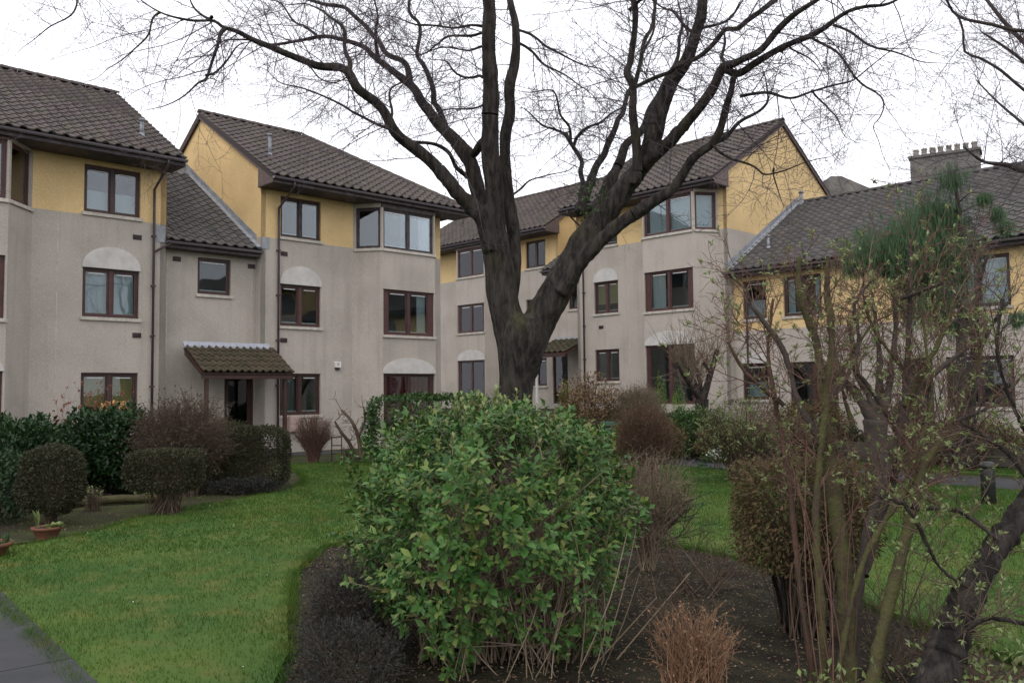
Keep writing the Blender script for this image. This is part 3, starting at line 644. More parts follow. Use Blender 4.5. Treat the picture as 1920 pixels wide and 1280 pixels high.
# --- stair link between A and B with porch
LK = Block('stair_link', 'low grey link with dark tiled lean-to roof and canopied front door between the left blocks', 'building', 'u', 9.12, 22.66, -1.55)
T, L = face_T((0, 0), (LK.x(11.83), 0)); wz = 4.27, 5.28
hol = [(10.12 - 9.12, 11.08 - 9.12, *wz), (10.92 - 9.12, 11.95 - 9.12 - .14, .04, H0)]
g = MB(); wall(g, T, 0, L, -.6, 5.42, hol); g.build('rendered_wall', M['render'], LK.e)
window(LK.e, T, 1.0, 1.96, *wz, n=1, cur='none')
dx0, dx1 = 1.80, 2.69
df = MB()
for q in ((dx0, dx0 + .07, .04, H0), (dx1 - .07, dx1, .04, H0), (dx0 + .07, dx1 - .07, H0 - .07, H0)): df.box(q[0], q[1], .06, .13, q[2], q[3])
dr = df.build('door', M['frame'], LK.e)
dp = MB(); dp.box(dx0 + .07, dx1 - .07, .085, .12, .04, .42); dp.box(dx0 + .07, dx0 + .16, .085, .12, .42, H0 - .07); dp.box(dx1 - .16, dx1 - .07, .085, .12, .42, H0 - .07); dp.box(dx0 + .16, dx1 - .16, .085, .12, H0 - .17, H0 - .07); dp.build('door_leaf', M['frame'], dr)
gp = MB(); gp.box(dx0 + .16, dx1 - .16, .098, .105, .42, H0 - .17); gp.build('pane', M['glass_dark'], dr)
hd = MB(); hd.box(dx0 + .10, dx0 + .13, .03, .085, .95, 1.15); hd.build('handle', M['lead'], dr)
bk = MB(); bk.box(dx0, dx1, .3, .32, 0, H0 + .1); bk.build('hall_lining', M['room'], dr)
st = MB(); st.box(dx0 - .3, dx1 + .05, -1.1, -.003, -.16, .0); st.build('door_step', M['slab'], LK.e)
vent(LK.e, T, 9.49 - 9.12 + .05, 5.16); vent(LK.e, T, 11.70 - 9.12, 5.16); bead(LK.e, T, .16, -.3, 5.3); bead(LK.e, T, 2.6, 2.9, 5.3)
ey, ez = -.36, 5.60; ry = 5.1; rz = ez + .63 * (ry - ey); nb = Vector((0, 1, .63)).normalized(); SS = math.hypot(ry - ey, rz - ez)
rf = slab(LK.e, 'roof', [(.004, ey, ez), (L - .004, ey, ez), (L - .004, ry, rz), (.004, ry, rz)], .12, M['deck'])
roof_slope(LK, rf, (.01, ey - .03, ez - .02), (1, 0, 0), nb, L - .02, SS, 'tile_d', None, 300, LK.cam)
ridge_run(rf, (.01, ry, rz), (L - .01, ry, rz), M['tile_d'])
slab(LK.e, 'rear_roof', [(.004, ry + .004, rz), (L - .004, ry + .004, rz), (L - .004, 9.5, ez + .3), (.004, 9.5, ez + .3)], .12, M['tile_d'])
eave(LK.e, .01, L - .01, ey, ez, .36)
fl = MB(); fl.prism([(L - .16, ey - .02, ez + .06), (L - .16, ry, rz + .10), (L - .02, ry, rz + .13), (L - .02, ey - .02, ez + .09)], (0, 0, .03)); fl.build('flashing', M['lead'], LK.e)
fl = MB(); fl.prism([(L - .035, ey + .3, ez + .12 + .63 * .3), (L - .035, ry, rz + .12), (L - .035, ry, rz + .30), (L - .035, ey + .3, ez + .30 + .63 * .3)], (.03, 0, 0)); fl.build('flashing', M['lead'], LK.e)
mb = MB(); mb.tube([(.15, ey - .05, ez - .07), (-.1, -.38, ez - .22), (-.34, -.38, ez - .38)], [.028] * 3, 8); mb.build('downpipe', M['pipe'], LK.e, True)
# porch canopy
px0, px1, py0, pz0, pz1 = 9.62 - 9.12, 12.22 - 9.12, -1.45, 2.08, 2.84
pr = empty('porch', (0, 0, 0)); pr.parent = LK.e
pn_ = Vector((0, -py0 - .31, pz1 - pz0 - .06)).normalized(); yb = -.31
pf = slab(pr, 'canopy', [(px0, py0, pz0), (px1, py0, pz0), (px1, yb, pz1 - .06), (px0, yb, pz1 - .06)], .07, M['frame']); pf.parent = pr
roof_slope(LK, pf, (px0, py0 - .04, pz0), (1, 0, 0), pn_, px1 - px0, math.hypot(yb - py0 + .04, pz1 - .06 - pz0), 'tile_m', None, 300, LK.cam, .2, .28)
f_ = MB(); f_.prism([(px0 - .03, yb - .12, pz1 - .08), (px0 - .03, yb - .12, pz1 - .02), (px0 - .03, yb, pz1 + .10), (px0 - .03, yb, pz1 - .0)], (px1 - px0 - .10, 0, 0)); f_.build('flashing', M['palelead'], pr)
f_ = MB(); f_.box(px0, px1, py0 + .0, py0 + .04, pz0 - .16, pz0 - .03); f_.build('fascia', M['frame'], pr)
f_ = MB(); f_.prism([(px0 + .02, py0 + .04, pz0 - .10), (px0 + .02, yb, pz1 - .26), (px0 + .02, yb, pz1 - .16), (px0 + .02, py0 + .04, pz0 - .07)], (.03, 0, 0)); f_.build('side_board', M['frame'], pr)
for xx in (px0 + .12, px1 - .24):
    p_ = MB(); p_.box(xx, xx + .09, py0 + .06, py0 + .15, -.2, pz0 - .10); p_.build('post', M['frame'], pr)
# alarm, meter box on block B
al = MB(); al.prism([(14.27 - 11.83, -.075, 2.29), (14.47 - 11.83, -.075, 2.29), (14.47 - 11.83, -.075, 2.45), (14.43 - 11.83, -.075, 2.47), (14.31 - 11.83, -.075, 2.47), (14.27 - 11.83, -.075, 2.45)], (0, .075, 0))
ao = al.build('alarm_box', M['white'], Bk.e); lamp = MB(); lamp.box(2.47, 2.60, -.06, -.005, 2.215, 2.287); lamp.build('strobe', M['black'], ao)
em = MB(); em.prism([(2.51, -.079, 2.35), (2.57, -.079, 2.35), (2.585, -.079, 2.42), (2.54, -.079, 2.44), (2.495, -.079, 2.42)], (0, .003, 0)); em.build('emblem', M['pinkbox'], ao)
mbx = MB(); mbx.box(12.68 - 11.83, 13.0 - 11.83, -.17, -.002, .42, .86); mo = mbx.build('meter_box', M['pinkbox'], Bk.e)
d_ = MB(); d_.box(12.71 - 11.83, 12.97 - 11.83, -.182, -.172, .45, .83); d_.build('lid', M['pinkbox'], mo)
# satellite dish on the gable of B
dsh = Block('satellite_dish', 'small grey satellite dish beside the yellow gable, above the link roof', 'dish', 'u', 11.70, 27.2, 6.3)
n = 16; V = [(0, 0, 0)]; F = []
for r_, yy in ((.13, -.01), (.27, -.055)):
    for k in range(n): V.append((math.cos(k * 2 * math.pi / n) * r_ * .9, yy, math.sin(k * 2 * math.pi / n) * r_))
for k in range(n): F.append((0, 1 + k, 1 + (k + 1) % n)); F.append((1 + k, 1 + n + k, 1 + n + (k + 1) % n, 1 + (k + 1) % n))
dd = mesh_obj('dish', V, F, M['lead'], dsh.e, True); dd.location = (-.25, -.2, .9)
mm = MB(); mm.tube([(-.25, -.18, .9), (-.25, -.05, .75), (.12, -.05, .6)], [.018] * 3, 6); mm.tube([(-.25, -.2, .66), (-.25, -.48, .74)], [.01, .01], 5); mm.build('arm', M['gutter'], dsh.e)

# --- block D (right, facing left) with yellow gable
Dk = Block('apartment_block', 'three storey block with large yellow gable right of the big tree', 'building', 'v', -22.3, 25.37, -.59)
X = lambda v: Dk.x(-v)
T, L = face_T((0, 0), (X(19.0), 0))
hol = [(X(21.43), X(20.25), a, c) for a, c in ((S0_, H0), (S1_, H1), (S2_, H2))]
shell(Dk, [(T, L, hol, EZ - .18)])
window(Dk.e, T, X(21.43), X(20.25), S2_, H2, cur='none'); window(Dk.e, T, X(21.43), X(20.25), S1_, H1, cur='blind', sm='frame_red'); window(Dk.e, T, X(21.43), X(20.25), S0_, H0, cur='grey')
arch_panel(Dk.e, T, X(21.45), X(20.23), H1 + .004, .48); vent(Dk.e, T, X(21.1), 2.96); bead(Dk.e, T, X(19.75), -.3, YL)
bay(Dk, X(18.48), X(16.35), X(19.0), X(15.85), .78, dict(z=(S2_ - .1, H2), cur='net', fm='frame_red', ccur='net'), dict(z=(S1_ - .18, H1), cur='left', fm='frame_red', sm='frame_red'), dict(z=(.05, H0), cur='none', fm='frame_red'))
Tq, Lq = face_T((X(15.85), 0), (X(15.5), 0)); g, yq = MB(), MB(); wall(g, Tq, 0, Lq, -.6, YL, []); wall(yq, Tq, 0, Lq, YL, EZ - .18, []); g.build('rendered_wall', M['render'], Dk.e); yq.build('yellow_wall', M['yellow'], Dk.e)
main_roof(Dk, X(22.4), X(15.4), 8, 'tile', 300)
gable(Dk, X(15.5), 0, 0, 0, +1); gable(Dk, X(22.3), 0, 0, 0, -1)
eave(Dk.e, X(22.4), X(15.4), EY, EZ, .9); downpipe(Dk.e, X(21.92), -.15, EZ - .1, EY - .04, -.07)
# --- block C (beyond the trunk)
Ck = Block('apartment_block', 'distant three storey block seen through the forks of the big tree', 'building', 'v', -34.5, 26.9, -.72)
X = lambda v: Ck.x(-v)
T, L = face_T((0, 0), (X(31.0), 0)); T2, L2 = face_T((X(28.05), 0), (X(24.7), 0))
hol = [(X(26.65) - X(28.05), X(25.45) - X(28.05), a, c) for a, c in ((S0_, H0), (S1_, H1), (S2_, H2))]
shell(Ck, [(T, L, [], EZ - .18), (T2, L2, hol, EZ - .18)])
for (a, c), cu in zip(((S2_, H2), (S1_, H1), (S0_, H0)), ('none', 'grey', 'none')): window(Ck.e, T2, hol[0][0], hol[0][1], a, c, cur=cu)
bay(Ck, X(30.5), X(28.55), X(31.0), X(28.05), .76, dict(z=(S2_ - .1, H2), cur='left', fm='frame_red', ccur='none'), dict(z=(S1_ - .1, H1), cur='left', fm='frame_red'), dict(z=(.05, H0), cur='grey', fm='frame_red'), sideb=.1)
main_roof(Ck, X(34.6), X(24.6), 8, 'tile', 0); gable(Ck, X(24.7), 0, 0, 0, +1); eave(Ck.e, X(34.6), X(24.6), EY, EZ, .9)
# --- link between C and D
L2k = Block('stair_link', 'grey link with porch recessed just right of the big trunk', 'building', 'v', -24.7, 26.2, -.62)
X = lambda v: L2k.x(-v); T, L = face_T((0, 0), (X(22.3), 0))
g = MB(); wall(g, T, 0, L, -.6, 5.42, [(1.2, 2.15, 3.9, 5.2), (.25, 1.1, .04, H0)]); g.build('rendered_wall', M['render'], L2k.e)
window(L2k.e, T, 1.2, 2.15, 3.9, 5.2, n=1, cur='none'); window(L2k.e, T, .25, 1.1, .04, H0, n=1, cur='none', sill=None, vents=False, gl='glass_dark', label='glazed dark entrance door')
rf = slab(L2k.e, 'roof', [(0, -.36, 5.6), (L, -.36, 5.6), (L, 4.4, 8.5), (0, 4.4, 8.5)], .12, M['deck'])
roof_slope(L2k, rf, (0, -.36, 5.6), (1, 0, 0), Vector((0, 4.76, 2.9)).normalized(), L, 5.57, 'tile_d', None, 120, L2k.cam); eave(L2k.e, .01, L - .01, -.36, 5.6, .36)
pr = empty('porch', (0, 0, 0)); pr.parent = L2k.e
pf = slab(pr, 'canopy', [(.5, -1.5, 2.05), (L - .05, -1.5, 2.05), (L - .05, -.02, 2.65), (.5, -.02, 2.65)], .08, M['frame'])
roof_slope(L2k, pf, (.5, -1.5, 2.06), (1, 0, 0), Vector((0, 1.48, .6)).normalized(), L - .6, 1.55, 'tile_m', None, 60, L2k.cam)
f_ = MB(); f_.box(.5, L - .05, -1.53, -1.5, 1.9, 2.06); f_.build('fascia', M['frame'], pr)
f_ = MB(); f_.box(.45, L - .08, -.12, -.01, 2.66, 2.76); f_.build('flashing', M['palelead'], pr)
f_ = MB(); f_.box(.62, .70, -1.42, -1.34, -.3, 1.95); f_.build('post', M['white'], pr)
# --- block E, two storeys, long, runs out of the frame
Ek = Block('terrace_block', 'two storey block with long grey tiled roof at the right edge', 'building', 'v', -15.5, 25.7, -1.30)
X = lambda v: Ek.x(-v); T, L = face_T((0, 0), (X(1.0), 0)); EZ_E = 5.22; yl = 3.2
up = [(15.17, 14.30, 3.58, 4.87, 1, 'half'), (13.70, 12.40, 3.58, 4.87, 2, 'sides'), (8.75, 7.07, 3.45, 4.87, 2, 'net'), (5.5, 4.2, 3.58, 4.87, 2, 'net')]
gr = [(15.25, 14.30, .9, 2.1, 1, 'half'), (13.55, 11.95, .06, 2.1, 2, 'none'), (9.9, 9.15, .06, 2.1, 1, 'none'), (8.8, 7.07, .7, 2.1, 2, 'none'), (5.5, 4.2, .9, 2.1, 2, 'net')]
hol = [(X(q[0]), X(q[1]), q[2], q[3]) for q in up + gr]
g, yw = MB(), MB(); wall(g, T, 0, L, -.6, yl, hol); wall(yw, T, 0, L, yl, EZ_E - .12, hol); g.build('rendered_wall', M['render'], Ek.e); yw.build('yellow_wall', M['yellow'], Ek.e)
for q in up: window(Ek.e, T, X(q[0]), X(q[1]), q[2], q[3], n=q[4], cur=q[5])
for q in gr: window(Ek.e, T, X(q[0]), X(q[1]), q[2], q[3], n=q[4], cur=q[5], sill='stone' if q[2] > .3 else None, door=q[2] < .3)
arch_panel(Ek.e, T, X(15.27), X(14.28), 2.104, .32)
bead(Ek.e, T, X(10.9), -.3, yl)
ey, ez, ry = -.4, EZ_E, 4.7; rz = ez + .594 * (ry - ey); nb = Vector((0, 1, .594)).normalized(); SS = math.hypot(ry - ey, rz - ez)
rf = slab(Ek.e, 'roof', [(.02, ey, ez), (L, ey, ez), (L, ry, rz), (.02, ry, rz)], .12, M['deck'])
roof_slope(Ek, rf, (.02, ey - .04, ez - .02), (1, 0, 0), nb, L, SS + .04, 'tile_d', None, 300, Ek.inv @ Vector((9, 14, 2)))
ridge_run(rf, (0.02, ry, rz), (L, ry, rz), M['tile_d'])
slab(Ek.e, 'rear_roof', [(.02, ry + .004, rz), (L, ry + .004, rz), (L, 9.8, ez), (.02, 9.8, ez)], .12, M['tile_d'])
eave(Ek.e, -.12, L, ey, ez, .42)
ew = MB(); ew.prism([(L - .15, .003, -.6), (L - .15, 9.3, -.6), (L - .15, 9.3, ez), (L - .15, ry, rz - .15), (L - .15, .003, ez)], (.15, 0, 0)); ew.build('end_wall', M['yellow'], Ek.e)
fl = MB(); fl.prism([(.03, ey, ez + .09), (.03, ry, rz + .12), (.18, ry, rz + .09), (.18, ey, ez + .06)], (0, 0, .03)); fl.build('flashing', M['lead'], Ek.e)
fl = MB(); fl.prism([(.045, ey, ez + .10), (.045, ry, rz + .10), (.045, ry, rz + .30), (.045, ey, ez + .30)], (-.03, 0, 0)); fl.build('flashing', M['lead'], Ek.e)
downpipe(Ek.e, X(15.12) + .12, -.2, ez - .06, ey - .04, -.07, dx=-.3)
vent_pipe(Ek.e, (X(14.7), .95, ez + .594 * (.95 - ey)), .42); vent_pipe(Ek.e, (X(15.25), ry - .2, rz - .05), .40, 'lead', .07)
# --- chimney stacks far behind
def stack(x, y, z, w, d, h, npots, rz, label, cat='chimney', slope=0.0):
    e = empty('chimney_stack', (x, y, -1.0), rz); tag(e, label, cat)
    b = MB()
    if slope: b.prism([(-w / 2, -d / 2, 0), (w / 2, -d / 2, 0), (w / 2, -d / 2, h - slope), (-w / 2 + .55, -d / 2, h), (-w / 2, -d / 2, h)], (0, d, 0))
    else: b.box(-w / 2, w / 2, -d / 2, d / 2, 0, h)
    b.build('stack', M['stack'], e)
    if not slope:
        c = MB(); c.box(-w / 2 - .08, w / 2 + .08, -d / 2 - .08, d / 2 + .08, h + .002, h + .14); c.build('cope', M['stack'], e)
    for k in range(npots):
        p = MB(); xx = -w / 2 + .25 + k * (w - .5) / max(1, npots - 1)
        p.tube([(xx, 0, h + .14), (xx, 0, h + .2), (xx, 0, h + .5), (xx, 0, h + .52), (xx, 0, h + .6)], [.16, .15, .13, .155, .155], 10); p.build('chimney_pot', M['pot_c'], e, True)
stack(23.3, 45.3, 0, 3.3, 1.2, 13.2, 8, TH - math.pi / 2 + .25, 'grey stone chimney stack with a row of buff pots above the right roof')
stack(17.95, 45, 0, 2.3, 1.3, 12.0, 0, 0, 'pale grey stone gable head rising just right of the yellow gable', slope=.78)
# --- the two wings that close the court beyond the frame (they show in the window glass)
def wing(axis, s0, d0, L_, label):
    Z = Block('apartment_block', label, 'building', axis, s0, d0, -1.5).e
    b = MB(); b.box(0, L_, 0, 9, -.6, YL); b.build('rendered_wall', M['render'], Z)
    b = MB(); b.box(0, L_, .0, 9, YL + .002, 7.5); b.build('yellow_wall', M['yellow'], Z)
    b = MB(); b.prism([(-.1, -.9, EZ), (-.1, 2 * RY - EY, EZ), (-.1, RY, RZ)], (L_ + .2, 0, 0)); b.build('roof', M['tile'], Z)
    for q in range(int(L_ / 3.2)):
        for fz in (.9, 3.5, 6.08):
            w_ = MB(); w_.box(1 + q * 3.2, 2.4 + q * 3.2, -.03, -.002, fz, fz + 1.2); w_.build('window', M['black'], Z)
wing('v', -.9, 25.9, 26, 'grey and yellow block continuing the right row outside the frame')
wing('u', -24, 22.3, 26, 'grey and yellow block continuing the left row outside the frame')
# ------------------------------------------------------------------ measured branch paths: x, y, z, radius in metres
TREE_TRUNK = [[(0.017, 11.6, -1.811, 0.3753), (0.021, 11.6, -1.422, 0.3176), (0.026, 11.6, -0.924, 0.2743), (0.032, 11.6, -0.424, 0.2454), (0.036, 11.6, -0.072, 0.231), (0.052, 11.6, 0.158, 0.2382), (0.106, 11.6, 0.439, 0.3031), (0.137, 11.6, 0.656, 0.3537), (0.147, 11.6, 0.858, 0.332), (0.156, 11.6, 1.018, 0.2165)], [(0.057, 11.6, 0.584, 0.2382), (-0.048, 11.6, 0.948, 0.2165), (-0.131, 11.6, 1.29, 0.2093), (-0.178, 11.6, 1.678, 0.2021), (-0.203, 11.6, 2.118, 0.1877)], [(0.201, 11.6, 0.546, 0.2237), (0.335, 11.6, 0.856, 0.2237), (0.519, 11.58, 1.187, 0.2162), (0.733, 11.55, 1.559, 0.2012), (0.922, 11.5, 1.884, 0.186), (1.15, 11.5, 2.216, 0.1717), (1.365, 11.5, 2.484, 0.1574)]]
TREE_LIMBS = [(4, [(-0.164, 11.6, 1.678, 0.1588), (-0.196, 11.6, 2.118, 0.1516), (-0.211, 11.5, 2.574, 0.1288), (-0.26, 11.4, 3.236, 0.1206), (-0.262, 11.35, 3.703, 0.1201), (-0.249, 11.3, 4.16, 0.116), (-0.273, 11.2, 5.215, 0.108), (-0.299, 11.2, 6.319, 0.0871), (-0.359, 11.2, 7.66, 0.0523), (-0.422, 11.2, 8.791, 0.0209)]), (3, [(-0.016, 11.75, 1.254, 0.1097), (0.05, 11.85, 1.861, 0.1032), (-0.016, 11.95, 2.673, 0.0818), (-0.071, 12.05, 3.349, 0.0787), (-0.034, 12.1, 3.984, 0.0903), (0.049, 12.15, 4.548, 0.0945), (0.071, 12.2, 5.2, 0.0759), (0.03, 12.3, 5.724, 0.0651), (-0.031, 12.4, 6.748, 0.0463), (0.08, 12.5, 8.293, 0.0233)]), (4, [(-0.222, 11.7, 1.914, 0.1238), (-0.367, 11.8, 2.455, 0.1101), (-0.501, 11.9, 2.932, 0.1111), (-0.576, 11.95, 3.265, 0.1041), (-0.791, 12.05, 3.573, 0.0937), (-1.03, 12.1, 3.831, 0.0866), (-1.207, 12.2, 4.108, 0.0797), (-1.493, 12.4, 4.53, 0.0733), (-1.702, 12.5, 4.771, 0.0622), (-1.964, 12.6, 4.991, 0.0549), (-2.286, 12.7, 5.24, 0.0474), (-2.532, 12.8, 5.359, 0.0438), (-2.888, 12.9, 5.413, 0.0401), (-3.423, 13.0, 5.426, 0.0364), (-3.782, 13.1, 5.438, 0.0326), (-4.281, 13.2, 5.519, 0.0287), (-4.549, 13.2, 5.436, 0.0246), (-4.828, 13.3, 5.393, 0.0207), (-5.113, 13.3, 5.189, 0.0166), (-5.421, 13.4, 5.023, 0.0125)]), (4, [(-0.261, 11.5, 1.882, 0.1288), (-0.357, 11.45, 2.273, 0.1211), (-0.525, 11.4, 2.482, 0.117), (-0.697, 11.3, 2.628, 0.0949), (-0.957, 11.2, 2.936, 0.0871), (-1.255, 11.1, 3.204, 0.0829), (-1.5, 11.0, 3.397, 0.0787), (-1.7, 10.9, 3.677, 0.0746), (-1.923, 10.8, 3.882, 0.0739), (-2.064, 10.75, 4.068, 0.0736), (-2.177, 10.7, 4.14, 0.0699), (-2.473, 10.6, 4.167, 0.066), (-2.764, 10.5, 4.192, 0.0588), (-2.969, 10.4, 4.242, 0.055), (-3.197, 10.3, 4.311, 0.0513), (-3.465, 10.2, 4.425, 0.0413), (-3.581, 10.1, 4.535, 0.0346), (-3.787, 10.0, 4.486, 0.0311), (-4.034, 9.9, 4.496, 0.0246), (-4.307, 9.8, 4.608, 0.0213), (-4.665, 9.7, 4.882, 0.0121)]), (4, [(1.15, 11.5, 2.194, 0.1503), (1.388, 11.45, 2.509, 0.1425), (1.624, 11.4, 2.808, 0.1348), (1.822, 11.3, 3.07, 0.1266), (1.942, 11.2, 3.493, 0.1185), (2.111, 11.1, 3.975, 0.1105), (2.274, 11.0, 4.293, 0.0992), (2.393, 10.9, 4.606, 0.0949), (2.503, 10.8, 4.928, 0.0874), (2.619, 10.7, 5.582, 0.0666), (2.724, 10.6, 6.65, 0.033), (2.814, 10.6, 7.57, 0.0132)]), (2, [(1.762, 11.25, 2.963, 0.098), (1.988, 11.1, 3.127, 0.0863), (2.234, 10.9, 3.354, 0.078), (2.409, 10.7, 3.565, 0.0732), (2.557, 10.5, 3.795, 0.0719), (2.682, 10.4, 3.952, 0.0712), (2.86, 10.3, 3.965, 0.0577), (3.083, 10.2, 4.089, 0.0539), (3.219, 10.1, 4.257, 0.0503), (3.351, 10.0, 4.369, 0.0498), (3.647, 9.8, 4.521, 0.0427), (4.093, 9.6, 4.8, 0.0299), (4.506, 9.4, 5.19, 0.0146)]), (3, [(0.648, 11.4, 1.296, 0.1135), (0.946, 11.3, 1.708, 0.0984), (1.266, 11.2, 2.029, 0.0906), (1.608, 11.1, 2.268, 0.0898), (1.93, 11.0, 2.467, 0.0821), (2.108, 10.9, 2.651, 0.0678), (2.286, 10.8, 2.907, 0.0638), (2.527, 10.7, 3.11, 0.0599), (2.676, 10.6, 3.318, 0.0528), (2.784, 10.5, 3.582, 0.0457), (2.843, 10.4, 3.795, 0.0421), (2.892, 10.35, 3.89, 0.0386)]), (0, [(2.682, 10.4, 3.932, 0.0518), (2.832, 10.4, 3.876, 0.0485), (2.977, 10.35, 3.889, 0.0515), (3.169, 10.3, 4.028, 0.0513), (3.396, 10.2, 4.139, 0.0476), (3.669, 10.1, 4.252, 0.044), (3.897, 10.0, 4.324, 0.0404), (4.197, 9.9, 4.439, 0.037), (4.49, 9.8, 4.525, 0.0335), (4.949, 9.6, 4.728, 0.0209)]), (1, [(1.644, 11.2, 2.701, 0.0767), (1.682, 11.15, 2.866, 0.0659), (1.652, 11.1, 3.13, 0.0622), (1.639, 11.1, 3.572, 0.0622), (1.623, 11.1, 3.865, 0.0553), (1.544, 11.1, 4.139, 0.0518), (1.633, 11.1, 4.404, 0.0483), (1.66, 11.1, 4.699, 0.0449), (1.602, 11.1, 5.011, 0.0449), (1.557, 11.1, 5.221, 0.0414), (1.492, 11.2, 6.078, 0.0244)]), (2, [(1.122, 11.7, 2.419, 0.0946), (1.261, 11.8, 2.648, 0.0771), (1.524, 12.0, 3.149, 0.0709), (1.749, 12.2, 3.566, 0.0645), (2.027, 12.4, 3.988, 0.0617), (2.242, 12.6, 4.408, 0.0588), (2.5, 12.8, 5.013, 0.0478), (2.639, 12.9, 5.638, 0.0361), (2.719, 13.0, 6.531, 0.0202)]), (1, [(0.962, 12.0, 2.483, 0.0672), (1.223, 12.5, 3.157, 0.0583), (1.498, 12.9, 3.717, 0.0562), (1.684, 13.1, 4.117, 0.053), (1.842, 13.3, 4.496, 0.0497), (2.104, 13.5, 5.206, 0.042), (2.276, 13.6, 5.755, 0.0338), (2.4, 13.6, 6.303, 0.0296), (2.503, 13.6, 7.104, 0.0169)])]
